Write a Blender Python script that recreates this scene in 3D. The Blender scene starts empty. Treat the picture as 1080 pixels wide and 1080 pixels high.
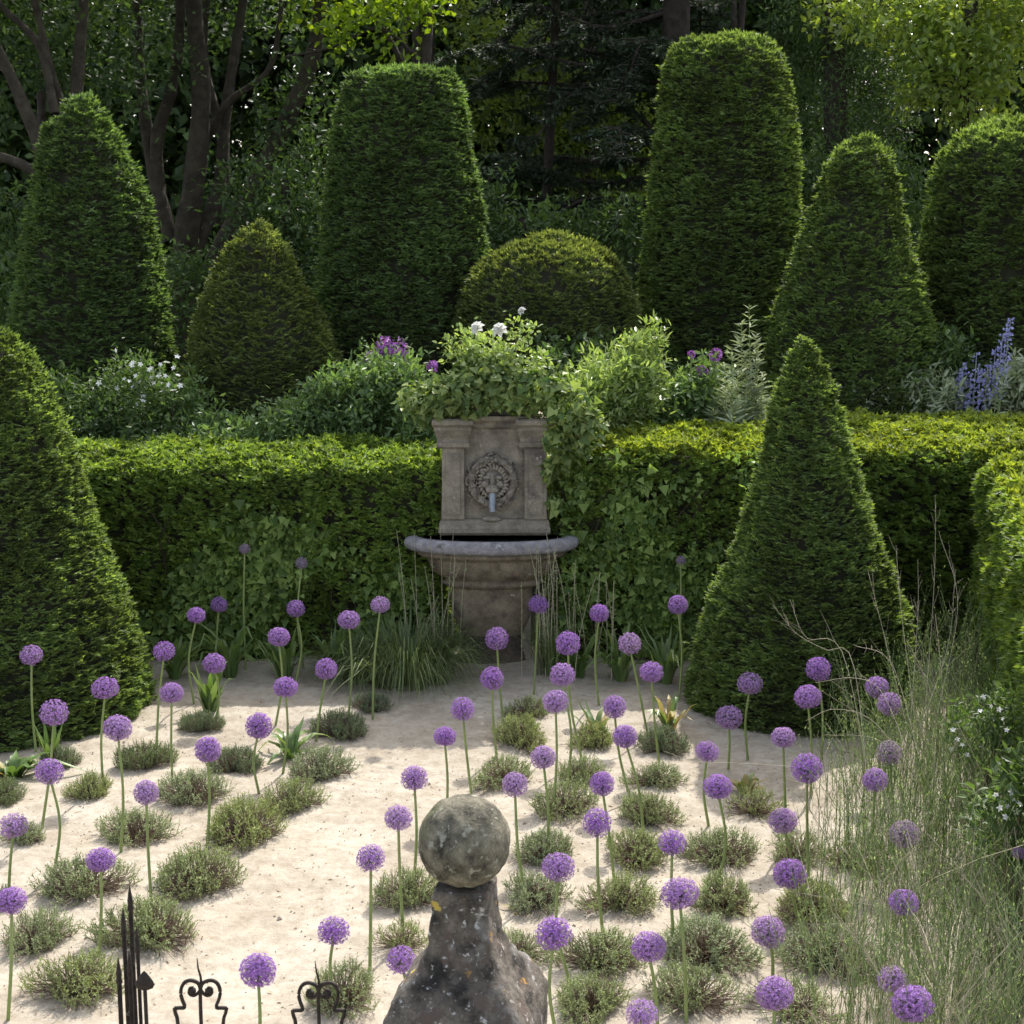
import bpy, bmesh, math
import numpy as np
from mathutils import Vector, Matrix, noise as mnoise

rng = np.random.default_rng(20240611)
sc = bpy.context.scene
COL = sc.collection
R = math.radians

# ------------------------------------------------------------------ camera model (pixels of the 1080 px photograph)
F = 1700.0
PITCH = math.atan(322.0 / F)
H = 3.86
CP, SP = math.cos(PITCH), math.sin(PITCH)


def ray(px, py):
    x = px - 540.0
    y = 540.0 - py
    return np.array([x, F * CP + y * SP, -F * SP + y * CP])


def at(px, py, Y):
    """world point of pixel (px, py) on the upright plane at distance Y"""
    d = ray(px, py)
    return np.array([0, 0, H]) + d * (Y / d[1])


def gnd(px, py, z=0.0):
    d = ray(px, py)
    t = (z - H) / d[2]
    return np.array([0, 0, H]) + d * t


def depth(p):
    return p[1] * CP + (H - p[2]) * SP


def mpp(p):
    """metres per pixel at the point"""
    return depth(p) / F


# ------------------------------------------------------------------ mesh helpers
class Geo:
    def __init__(self):
        self.v, self.f, self.n = [], [], 0

    def add(self, V, Fc, mat=0, smooth=False):
        V = np.asarray(V, dtype=np.float64).reshape(-1, 3)
        Fc = np.asarray(Fc, dtype=np.int64)
        if len(V) == 0:
            return
        self.v.append(V)
        self.f.append((Fc + self.n, mat, smooth))
        self.n += len(V)

    def mesh(self, name, mats):
        me = bpy.data.meshes.new(name)
        V = np.concatenate(self.v)
        me.vertices.add(len(V))
        me.vertices.foreach_set('co', V.astype(np.float32).ravel())
        loops, starts, mi, sm = [], [], [], []
        tot = 0
        for Fc, m, s in self.f:
            k = Fc.shape[1]
            loops.append(Fc.ravel())
            starts.append(tot + np.arange(len(Fc)) * k)
            mi.append(np.full(len(Fc), m))
            sm.append(np.full(len(Fc), s))
            tot += Fc.size
        loops = np.concatenate(loops)
        starts = np.concatenate(starts)
        me.loops.add(len(loops))
        me.loops.foreach_set('vertex_index', loops.astype(np.int32))
        me.polygons.add(len(starts))
        me.polygons.foreach_set('loop_start', starts.astype(np.int32))
        me.polygons.foreach_set('material_index', np.concatenate(mi).astype(np.int32))
        me.polygons.foreach_set('use_smooth', np.concatenate(sm).astype(bool))
        for m in (mats if isinstance(mats, (list, tuple)) else [mats]):
            me.materials.append(m)
        me.update(calc_edges=True)
        return me

    def build(self, name, mats, parent=None):
        return link(name, self.mesh(name, mats), parent)


def link(name, data, parent=None):
    o = bpy.data.objects.new(name, data)
    COL.objects.link(o)
    if parent is not None:
        o.parent = parent
    return o


def tag(o, label=None, cat=None, group=None, kind=None):
    if label:
        o['label'] = label
    if cat:
        o['category'] = cat
    if group:
        o['group'] = group
    if kind:
        o['kind'] = kind
    return o


def empty(name, loc=(0, 0, 0), rz=0.0):
    o = bpy.data.objects.new(name, None)
    o.empty_display_size = 0.1
    COL.objects.link(o)
    o.location = tuple(float(c) for c in loc)
    o.rotation_euler = (0, 0, rz)
    return o


def copy_tree(o, parent=None):
    c = o.copy()
    COL.objects.link(c)
    c.parent = parent
    for ch in list(o.children):
        copy_tree(ch, c)
    return c


def unit(a):
    return a / (np.linalg.norm(a, axis=-1, keepdims=True) + 1e-9)


def rand_unit(n):
    return unit(rng.normal(size=(n, 3)))


def add_leaves(g, P, D, U, L, W, mat=0, fold=0.12, wide=0.42, hexa=False):
    """pointed leaves; one folded quad each (or six corners when hexa)"""
    P = np.asarray(P)
    n = len(P)
    if n == 0:
        return
    D = unit(D)
    S = unit(np.cross(D, U))
    N = np.cross(S, D)
    L = np.broadcast_to(np.asarray(L, dtype=float), (n,))[:, None]
    W = np.broadcast_to(np.asarray(W, dtype=float), (n,))[:, None]
    if not hexa:
        mid = P + D * L * wide + N * W * fold
        V = np.stack([P, mid + S * W * .5, P + D * L, mid - S * W * .5], 1)
        Fc = np.arange(n * 4).reshape(n, 4)
        g.add(V.reshape(-1, 3), Fc, mat)
    else:
        droop = -N * L * .10
        V = np.stack([P, P + D * L * .30 + S * W * .5 + N * W * fold, P + D * L * .68 + S * W * .36 + N * W * fold + droop * .4,
                      P + D * L + droop, P + D * L * .68 - S * W * .36 + N * W * fold + droop * .4,
                      P + D * L * .30 - S * W * .5 + N * W * fold], 1)
        b = np.arange(n)[:, None] * 6
        Fc = np.concatenate([b + np.array([0, 1, 2, 3]), b + np.array([0, 3, 4, 5])])
        g.add(V.reshape(-1, 3), Fc, mat)


def add_tubes(g, paths, radii, k=4, mat=0, smooth=True):
    """many tubes at once: paths (n, m, 3), radii (n, m)"""
    paths = np.asarray(paths, dtype=float)
    n, m, _ = paths.shape
    radii = np.broadcast_to(np.asarray(radii, dtype=float), (n, m))
    T = np.gradient(paths, axis=1)
    T = unit(T)
    mean = unit(paths[:, -1] - paths[:, 0])
    ref = np.where(np.abs(mean[:, 2:3]) > .8, np.array([[1., 0, 0]]), np.array([[0, 0, 1.]]))
    A = unit(np.cross(T, ref[:, None, :]))
    B = np.cross(T, A)
    ang = np.arange(k) / k * 2 * math.pi
    V = paths[:, :, None, :] + radii[:, :, None, None] * (A[:, :, None, :] * np.cos(ang)[None, None, :, None] + B[:, :, None, :] * np.sin(ang)[None, None, :, None])
    idx = np.arange(n * m * k).reshape(n, m, k)
    a = idx[:, :-1, :]
    b = np.roll(idx, -1, 2)[:, :-1, :]
    c = np.roll(idx, -1, 2)[:, 1:, :]
    d = idx[:, 1:, :]
    Fc = np.stack([a, b, c, d], -1).reshape(-1, 4)
    g.add(V.reshape(-1, 3), Fc, mat, smooth)


def smooth_path(pts, n):
    """Catmull-Rom through pts, n samples"""
    pts = np.asarray(pts, dtype=float)
    if len(pts) == 2:
        t = np.linspace(0, 1, n)[:, None]
        return pts[0] * (1 - t) + pts[1] * t
    P = np.vstack([2 * pts[0] - pts[1], pts, 2 * pts[-1] - pts[-2]])
    out = []
    segs = len(pts) - 1
    for u in np.linspace(0, segs - 1e-6, n):
        i = int(u)
        t = u - i
        p0, p1, p2, p3 = P[i:i + 4]
        out.append(.5 * ((2 * p1) + (-p0 + p2) * t + (2 * p0 - 5 * p1 + 4 * p2 - p3) * t * t + (-p0 + 3 * p1 - 3 * p2 + p3) * t ** 3))
    return np.array(out)


def add_path(g, pts, r0, r1, n=16, k=8, mat=0, wob=0.0, cap=False):
    p = smooth_path(pts, n)
    r = np.linspace(r0, r1, n)
    if wob:
        r = r * (1 + wob * np.sin(np.arange(n) * 1.7 + rng.uniform(0, 6)))
    if cap:
        p = np.vstack([p[0], p, p[-1]])
        r = np.concatenate([[1e-4], r, [1e-4]])
        p[0] -= (p[2] - p[1]) * .02
        p[-1] += (p[-2] - p[-3]) * .02
    add_tubes(g, p[None], r[None], k, mat)


def add_lathe(g, prof, cx=0, cy=0, k=32, mat=0, sx=1.0, sy=1.0, a0=0.0, a1=2 * math.pi, smooth=True, cap=True):
    """prof: (r, z) from bottom to top"""
    prof = np.asarray(prof, dtype=float)
    full = abs(a1 - a0 - 2 * math.pi) < 1e-6
    ang = np.linspace(a0, a1, k, endpoint=not full)
    V = np.stack([cx + prof[:, 0, None] * np.cos(ang) * sx, cy + prof[:, 0, None] * np.sin(ang) * sy, np.repeat(prof[:, 1, None], k, 1)], -1)
    idx = np.arange(len(prof) * k).reshape(len(prof), k)
    if full:
        nx = np.roll(idx, -1, 1)
        Fc = np.stack([idx[:-1], nx[:-1], nx[1:], idx[1:]], -1).reshape(-1, 4)
    else:
        Fc = np.stack([idx[:-1, :-1], idx[:-1, 1:], idx[1:, 1:], idx[1:, :-1]], -1).reshape(-1, 4)
    g.add(V.reshape(-1, 3), Fc, mat, smooth)


def add_box(g, x0, x1, y0, y1, z0, z1, mat=0):
    V = [(x0, y0, z0), (x1, y0, z0), (x1, y1, z0), (x0, y1, z0), (x0, y0, z1), (x1, y0, z1), (x1, y1, z1), (x0, y1, z1)]
    g.add(V, [(3, 2, 1, 0), (4, 5, 6, 7), (0, 1, 5, 4), (1, 2, 6, 5), (2, 3, 7, 6), (3, 0, 4, 7)], mat)


def add_ball(g, c, r, ku=20, kv=12, mat=0, s=(1, 1, 1), lump=0.0, freq=6.0):
    u = np.arange(ku) / ku * 2 * math.pi
    v = np.linspace(0.04, math.pi - .04, kv)
    d = np.stack([np.sin(v)[:, None] * np.cos(u), np.sin(v)[:, None] * np.sin(u), np.repeat(np.cos(v)[:, None], ku, 1)], -1)
    rr = np.full(d.shape[:2], float(r))
    if lump:
        for i in range(kv):
            for j in range(ku):
                rr[i, j] *= 1 + lump * mnoise.fractal(Vector(d[i, j] * freq + np.array([c[0], c[1], 7.0])), 1.0, 2.0, 4)
    V = np.asarray(c) + d * rr[..., None] * np.asarray(s)
    idx = np.arange(kv * ku).reshape(kv, ku)
    nx = np.roll(idx, -1, 1)
    Fc = np.stack([idx[:-1], idx[1:], nx[1:], nx[:-1]], -1).reshape(-1, 4)
    g.add(V.reshape(-1, 3), Fc, mat, True)
    g.add(V[0], [list(range(ku))], mat, True)
    g.add(V[-1], [list(range(ku))[::-1]], mat, True)


# ------------------------------------------------------------------ materials
def new_mat(name):
    m = bpy.data.materials.new(name)
    m.use_nodes = True
    nt = m.node_tree
    nt.nodes.clear()
    return m, nt, nt.nodes, nt.links


def leaf_mat(name, c1, c2, trans=.3, tcol=None, rough=.5, vary=.35, scale=3.0, spec=.3, inst=False):
    m, nt, N, Lk = new_mat(name)
    out = N.new('ShaderNodeOutputMaterial')
    geo = N.new('ShaderNodeNewGeometry')
    mix = N.new('ShaderNodeMix')
    mix.data_type = 'RGBA'
    mix.inputs['A'].default_value = (*c1, 1)
    mix.inputs['B'].default_value = (*c2, 1)
    Lk.new(geo.outputs['Random Per Island'], mix.inputs['Factor'])
    tc = N.new('ShaderNodeTexCoord')
    nz = N.new('ShaderNodeTexNoise')
    nz.inputs['Scale'].default_value = scale
    nz.inputs['Detail'].default_value = 3
    Lk.new(tc.outputs['Object'], nz.inputs['Vector'])
    mr = N.new('ShaderNodeMapRange')
    mr.inputs['From Min'].default_value = .3
    mr.inputs['From Max'].default_value = .7
    mr.inputs['To Min'].default_value = 1 - vary
    mr.inputs['To Max'].default_value = 1 + vary
    Lk.new(nz.outputs['Fac'], mr.inputs['Value'])
    val = mr.outputs['Result']
    hsv = N.new('ShaderNodeHueSaturation')
    Lk.new(mix.outputs['Result'], hsv.inputs['Color'])
    Lk.new(val, hsv.inputs['Value'])
    if inst:
        oi = N.new('ShaderNodeObjectInfo')
        m2 = N.new('ShaderNodeMapRange')
        m2.inputs['To Min'].default_value = .488
        m2.inputs['To Max'].default_value = .512
        Lk.new(oi.outputs['Random'], m2.inputs['Value'])
        Lk.new(m2.outputs['Result'], hsv.inputs['Hue'])
        m3 = N.new('ShaderNodeMapRange')
        m3.inputs['To Min'].default_value = 1.1
        m3.inputs['To Max'].default_value = .7
        Lk.new(oi.outputs['Random'], m3.inputs['Value'])
        Lk.new(m3.outputs['Result'], hsv.inputs['Saturation'])
    pb = N.new('ShaderNodeBsdfPrincipled')
    pb.inputs['Roughness'].default_value = rough
    pb.inputs['Specular IOR Level'].default_value = spec
    Lk.new(hsv.outputs['Color'], pb.inputs['Base Color'])
    if trans > 0:
        tr = N.new('ShaderNodeBsdfTranslucent')
        t2 = N.new('ShaderNodeMix')
        t2.data_type = 'RGBA'
        t2.blend_type = 'MULTIPLY'
        t2.inputs['Factor'].default_value = 1
        t2.inputs['B'].default_value = (*(tcol or (1.5, 1.5, .7)), 1)
        Lk.new(hsv.outputs['Color'], t2.inputs['A'])
        Lk.new(t2.outputs['Result'], tr.inputs['Color'])
        ms = N.new('ShaderNodeMixShader')
        ms.inputs[0].default_value = trans
        Lk.new(pb.outputs[0], ms.inputs[1])
        Lk.new(tr.outputs[0], ms.inputs[2])
        Lk.new(ms.outputs[0], out.inputs[0])
    else:
        Lk.new(pb.outputs[0], out.inputs[0])
    return m


def plain_mat(name, c1, c2, scale=20, rough=.8, bump=.3, metal=0.0, spec=.3, detail=5, bdist=.01):
    m, nt, N, Lk = new_mat(name)
    out = N.new('ShaderNodeOutputMaterial')
    tc = N.new('ShaderNodeTexCoord')
    nz = N.new('ShaderNodeTexNoise')
    nz.inputs['Scale'].default_value = scale
    nz.inputs['Detail'].default_value = detail
    nz.inputs['Roughness'].default_value = .65
    Lk.new(tc.outputs['Object'], nz.inputs['Vector'])
    cr = N.new('ShaderNodeValToRGB')
    cr.color_ramp.elements[0].position = .32
    cr.color_ramp.elements[1].position = .68
    cr.color_ramp.elements[0].color = (*c1, 1)
    cr.color_ramp.elements[1].color = (*c2, 1)
    Lk.new(nz.outputs['Fac'], cr.inputs['Fac'])
    pb = N.new('ShaderNodeBsdfPrincipled')
    pb.inputs['Roughness'].default_value = rough
    pb.inputs['Metallic'].default_value = metal
    pb.inputs['Specular IOR Level'].default_value = spec
    Lk.new(cr.outputs['Color'], pb.inputs['Base Color'])
    if bump:
        bp = N.new('ShaderNodeBump')
        bp.inputs['Strength'].default_value = bump
        bp.inputs['Distance'].default_value = bdist
        Lk.new(nz.outputs['Fac'], bp.inputs['Height'])
        Lk.new(bp.outputs['Normal'], pb.inputs['Normal'])
    Lk.new(pb.outputs[0], out.inputs[0])
    return m


def stone_mat(name, base, dark, layers, scale=9.0, bump=.6, stain=None):
    """weathered stone; layers = [(colour, noise scale, threshold, softness, seed)] for lichens and stains"""
    m, nt, N, Lk = new_mat(name)
    out = N.new('ShaderNodeOutputMaterial')
    tc = N.new('ShaderNodeTexCoord')

    def nz(s, d=6, off=0.0, r=.65):
        mp = N.new('ShaderNodeMapping')
        mp.inputs['Location'].default_value = (off, off * 1.7, off * .3)
        Lk.new(tc.outputs['Object'], mp.inputs['Vector'])
        n = N.new('ShaderNodeTexNoise')
        n.inputs['Scale'].default_value = s
        n.inputs['Detail'].default_value = d
        n.inputs['Roughness'].default_value = r
        Lk.new(mp.outputs[0], n.inputs['Vector'])
        return n.outputs['Fac']
    base_n = nz(scale)
    cr = N.new('ShaderNodeValToRGB')
    cr.color_ramp.elements[0].position = .35
    cr.color_ramp.elements[1].position = .66
    cr.color_ramp.elements[0].color = (*dark, 1)
    cr.color_ramp.elements[1].color = (*base, 1)
    Lk.new(base_n, cr.inputs['Fac'])
    col = cr.outputs['Color']
    fine = nz(scale * 8, 4, 3.3)
    mm = N.new('ShaderNodeMix')
    mm.data_type = 'RGBA'
    mm.blend_type = 'OVERLAY'
    mm.inputs['Factor'].default_value = .55
    Lk.new(col, mm.inputs['A'])
    Lk.new(fine, mm.inputs['B'])
    col = mm.outputs['Result']
    for c, s, th, soft, seed in layers:
        f = nz(s, 5, seed, .6)
        mr = N.new('ShaderNodeMapRange')
        mr.inputs['From Min'].default_value = th
        mr.inputs['From Max'].default_value = th + soft
        Lk.new(f, mr.inputs['Value'])
        mx = N.new('ShaderNodeMix')
        mx.data_type = 'RGBA'
        Lk.new(mr.outputs['Result'], mx.inputs['Factor'])
        Lk.new(col, mx.inputs['A'])
        mx.inputs['B'].default_value = (*c, 1)
        col = mx.outputs['Result']
    pb = N.new('ShaderNodeBsdfPrincipled')
    pb.inputs['Roughness'].default_value = .9
    pb.inputs['Specular IOR Level'].default_value = .2
    Lk.new(col, pb.inputs['Base Color'])
    ad = N.new('ShaderNodeMath')
    ad.operation = 'MULTIPLY_ADD'
    Lk.new(fine, ad.inputs[0])
    ad.inputs[1].default_value = .35
    Lk.new(base_n, ad.inputs[2])
    bp = N.new('ShaderNodeBump')
    bp.inputs['Strength'].default_value = bump
    bp.inputs['Distance'].default_value = .012
    Lk.new(ad.outputs[0], bp.inputs['Height'])
    Lk.new(bp.outputs['Normal'], pb.inputs['Normal'])
    Lk.new(pb.outputs[0], out.inputs[0])
    return m


M = {}
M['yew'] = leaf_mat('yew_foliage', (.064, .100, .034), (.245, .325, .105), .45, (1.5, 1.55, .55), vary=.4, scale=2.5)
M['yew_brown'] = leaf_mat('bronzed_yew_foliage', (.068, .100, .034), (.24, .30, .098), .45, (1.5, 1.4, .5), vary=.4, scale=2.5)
M['yew_dark'] = leaf_mat('dark_yew_foliage', (.058, .092, .036), (.205, .28, .098), .45, (1.3, 1.5, .6), vary=.4, scale=2.0)  # darker yew tone for the back left cone and column
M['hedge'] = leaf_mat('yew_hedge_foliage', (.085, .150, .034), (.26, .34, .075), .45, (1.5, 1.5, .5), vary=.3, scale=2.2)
M['hedge_sunlit'] = leaf_mat('sunlit_hedge_foliage', (.14, .20, .035), (.33, .38, .065), .42, (1.4, 1.4, .4), vary=.3, scale=2.2)  # hedge tops: sunlight put into a lighter, yellower leaf colour than the fronts
M['ivy'] = leaf_mat('ivy_leaf', (.070, .125, .030), (.27, .36, .095), .35, (1.4, 1.6, .6), rough=.45, spec=.25, vary=.3, scale=3)
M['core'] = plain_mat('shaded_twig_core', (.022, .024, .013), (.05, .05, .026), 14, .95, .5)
M['bark'] = plain_mat('grey_brown_bark', (.028, .022, .015), (.078, .064, .042), 6, .9, .8, bdist=.05)
M['bark_dark'] = plain_mat('dark_bark', (.025, .020, .015), (.07, .055, .042), 6, .9, .8, bdist=.05)
M['leaf_dark'] = leaf_mat('dark_evergreen_leaf', (.045, .075, .028), (.105, .155, .050), .35, (1.3, 1.5, .6), vary=.5, scale=.9)
M['leaf_mid'] = leaf_mat('mid_green_leaf', (.075, .12, .042), (.14, .20, .07), .35, (1.4, 1.6, .6), vary=.4, scale=1.2)
M['leaf_lime'] = leaf_mat('lime_green_leaf', (.12, .20, .025), (.25, .33, .045), .5, (1.5, 1.5, .3), vary=.25, scale=1.5)
M['leaf_light'] = leaf_mat('light_green_leaf', (.13, .19, .04), (.27, .33, .08), .5, (1.5, 1.5, .5), rough=.3, spec=.5, vary=.35, scale=1.0)
M['cedar'] = leaf_mat('cedar_needles', (.030, .050, .030), (.085, .115, .065), .2, (1.2, 1.4, .7), vary=.4, scale=1.5)
M['purple'] = leaf_mat('purple_floret', (.29, .12, .40), (.54, .33, .64), .3, (1.1, .95, 1.2), rough=.6, vary=.12, scale=30, inst=True)
M['faded'] = leaf_mat('faded_floret', (.30, .20, .34), (.48, .40, .46), .3, (1.1, 1., 1.1), rough=.7, vary=.15, scale=30)
M['pedicel'] = plain_mat('green_pedicel', (.16, .13, .17), (.22, .24, .12), 30, .7, 0)
M['stem'] = plain_mat('allium_stem', (.17, .23, .07), (.28, .33, .12), 5, .5, 0)
M['strap'] = leaf_mat('strap_leaf', (.10, .17, .05), (.22, .28, .10), .3, (1.4, 1.5, .6), rough=.4, spec=.4, vary=.25, scale=5)
M['strap_yellow'] = leaf_mat('withered_strap_leaf', (.34, .29, .10), (.42, .34, .18), .3, (1.2, 1.1, .6), vary=.25, scale=6)
M['lav'] = leaf_mat('grey_green_shrub_leaf', (.19, .25, .085), (.40, .45, .21), .2, (1.2, 1.3, .8), rough=.7, vary=.2, scale=9, inst=True)
M['lav_dark'] = leaf_mat('green_shrub_leaf', (.12, .17, .070), (.24, .30, .14), .2, (1.2, 1.3, .8), rough=.7, vary=.2, scale=9, inst=True)
M['twig'] = plain_mat('woody_twig', (.12, .085, .055), (.26, .20, .14), 40, .9, 0)
M['straw'] = plain_mat('straw_stalk', (.34, .30, .20), (.55, .48, .34), 12, .8, 0)
M['wild'] = leaf_mat('wild_stem_green', (.15, .21, .085), (.36, .42, .22), .35, (1.3, 1.4, .7), vary=.2, scale=4)
M['white'] = leaf_mat('white_petal', (.72, .72, .68), (.85, .85, .8), .3, (1, 1, 1), vary=.05, scale=10)
M['violet'] = leaf_mat('violet_petal', (.22, .07, .30), (.42, .18, .48), .3, (1.1, .9, 1.1), vary=.2, scale=10)
M['blue'] = leaf_mat('blue_petal', (.28, .27, .55), (.55, .55, .78), .3, (1, 1, 1.2), vary=.2, scale=10)
M['silver'] = leaf_mat('silver_leaf', (.23, .27, .15), (.44, .48, .32), .25, (1.2, 1.3, .8), rough=.6, vary=.25, scale=3)
M['border'] = leaf_mat('border_leaf', (.09, .155, .055), (.20, .28, .11), .35, (1.4, 1.5, .6), rough=.42, spec=.35, vary=.3, scale=2)
M['border_light'] = leaf_mat('pale_border_leaf', (.18, .26, .075), (.38, .44, .18), .4, (1.3, 1.4, .6), rough=.35, spec=.5, vary=.25, scale=2)
M['grass'] = leaf_mat('grass_blade', (.09, .13, .05), (.20, .24, .10), .3, (1.3, 1.4, .7), vary=.3, scale=4)
M['iron'] = plain_mat('rusted_iron', (.020, .017, .015), (.060, .045, .034), 60, .65, .4, metal=.3, bdist=.003)
M['iron_lichen'] = stone_mat('lichened_iron', (.045, .035, .028), (.02, .017, .014), [((.45, .45, .40), 28, .66, .03, 5.0)], 40, .4)
M['pillar'] = stone_mat('lichened_dark_stone', (.17, .145, .115), (.028, .025, .021),
                        [((.11, .085, .068), 8, .56, .03, 2.0), ((.20, .19, .17), 5, .54, .10, 41.0), ((.42, .40, .36), 12, .645, .035, 9.0), ((.42, .41, .38), 34, .63, .04, 14.0), ((.26, .25, .23), 80, .62, .07, 4.0),
                         ((.36, .20, .06), 13, .655, .04, 17.0), ((.50, .37, .08), 8, .67, .03, 31.0)], 11, .9)
M['ball'] = stone_mat('mossy_stone_ball', (.25, .225, .16), (.04, .037, .027),
                      [((.30, .29, .22), 30, .60, .05, 3.0), ((.12, .12, .06), 5, .57, .1, 12.0), ((.40, .39, .34), 55, .66, .04, 6.0)], 14, .8)
M['stone'] = stone_mat('fountain_limestone', (.31, .27, .205), (.17, .148, .115),
                       [((.12, .10, .085), 4, .56, .14, 2.0), ((.40, .36, .30), 18, .64, .08, 8.0)], 7, .5)
M['stone_rim'] = stone_mat('greyed_rim_stone', (.36, .34, .34), (.20, .19, .20), [((.46, .44, .43), 25, .62, .06, 8.0), ((.12, .11, .10), 9, .62, .08, 2.0)], 14, .6)
M['stone_stained'] = stone_mat('stained_basin_stone', (.25, .205, .14), (.11, .085, .058),
                               [((.07, .055, .045), 3.5, .54, .14, 2.0), ((.36, .31, .25), 14, .66, .06, 8.0), ((.30, .17, .08), 5, .64, .1, 21.0)], 6, .6)
M['stone_foot'] = stone_mat('dark_foot_stone', (.13, .10, .075), (.055, .043, .035), [((.20, .17, .14), 12, .64, .06, 8.0), ((.05, .06, .03), 5, .56, .12, 2.0)], 6, .6)  # foot stone, darker than the basin, with pale and greenish patches
M['carving'] = stone_mat('carved_grey_stone', (.34, .295, .235), (.15, .13, .105), [((.40, .37, .33), 22, .66, .05, 8.0)], 20, .5)
M['lead'] = plain_mat('grey_lead_spout', (.22, .25, .29), (.36, .40, .45), 30, .5, .1, metal=.2)
# ------------------------------------------------------------------ world, sun, camera
SUN_AZ, SUN_EL = R(20), R(48)            # azimuth from +Y towards +X: the sun stands behind the garden, to the right
world = bpy.data.worlds.new('World')
sc.world = world
world.use_nodes = True
nt = world.node_tree
nt.nodes.clear()
wo = nt.nodes.new('ShaderNodeOutputWorld')
bg = nt.nodes.new('ShaderNodeBackground')
sky = nt.nodes.new('ShaderNodeTexSky')
sky.sky_type = 'NISHITA'
sky.sun_disc = False
sky.sun_elevation = SUN_EL
sky.sun_rotation = SUN_AZ
sky.altitude = 200
sky.air_density = .8
sky.dust_density = 3.0
sky.ozone_density = .4
bg.inputs['Strength'].default_value = .15
hs = nt.nodes.new('ShaderNodeHueSaturation')
hs.inputs['Saturation'].default_value = .55
nt.links.new(sky.outputs[0], hs.inputs['Color'])
nt.links.new(hs.outputs[0], bg.inputs[0])
nt.links.new(bg.outputs[0], wo.inputs[0])

sl = bpy.data.lights.new('sun', 'SUN')
sl.energy = 2.3
sl.angle = R(.55)
sl.color = (1.0, .96, .91)
so = bpy.data.objects.new('sun', sl)
COL.objects.link(so)
sdir = Vector((math.sin(SUN_AZ) * math.cos(SUN_EL), math.cos(SUN_AZ) * math.cos(SUN_EL), math.sin(SUN_EL)))
so.rotation_euler = sdir.to_track_quat('Z', 'Y').to_euler()

cam = bpy.data.cameras.new('camera')
cam.sensor_fit = 'HORIZONTAL'
cam.sensor_width = 36
cam.lens = F / 1080 * 36
cam.clip_start = .1
cam.clip_end = 2000
cam.dof.use_dof = True
cam.dof.focus_distance = 8.8
cam.dof.aperture_fstop = 10
co = bpy.data.objects.new('camera', cam)
COL.objects.link(co)
co.location = (0, 0, H)
co.rotation_euler = (math.pi / 2 - PITCH, 0, 0)
sc.camera = co

sc.view_settings.view_transform = 'Standard'
sc.view_settings.look = 'None'
sc.view_settings.exposure = 1.4
sc.view_settings.gamma = 1.0
sc.render.engine = 'CYCLES'
sc.cycles.max_bounces = 7
sc.cycles.diffuse_bounces = 4
sc.cycles.glossy_bounces = 2
sc.cycles.transmission_bounces = 4
sc.cycles.sample_clamp_indirect = 4

# ------------------------------------------------------------------ ground
def ground_mat():
    m, nt, N, Lk = new_mat('leafy_soil')
    out = N.new('ShaderNodeOutputMaterial')
    tc = N.new('ShaderNodeTexCoord')
    n1 = N.new('ShaderNodeTexNoise')
    n1.inputs['Scale'].default_value = 1.2
    n1.inputs['Detail'].default_value = 8
    Lk.new(tc.outputs['Object'], n1.inputs['Vector'])
    cr = N.new('ShaderNodeValToRGB')
    cr.color_ramp.elements[0].color = (.025, .022, .014, 1)
    cr.color_ramp.elements[1].color = (.07, .075, .03, 1)
    cr.color_ramp.elements[0].position = .35
    cr.color_ramp.elements[1].position = .7
    Lk.new(n1.outputs['Fac'], cr.inputs['Fac'])
    pb = N.new('ShaderNodeBsdfPrincipled')
    pb.inputs['Roughness'].default_value = .95
    Lk.new(cr.outputs['Color'], pb.inputs['Base Color'])
    Lk.new(pb.outputs[0], out.inputs[0])
    return m


g = Geo()
g.add([(-600, -200, 0), (600, -200, 0), (600, 1200, 0), (-600, 1200, 0)], [(0, 1, 2, 3)])
tag(g.build('ground', ground_mat()), 'dark leafy soil under the hedges and the wood', 'ground', kind='structure')


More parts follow.
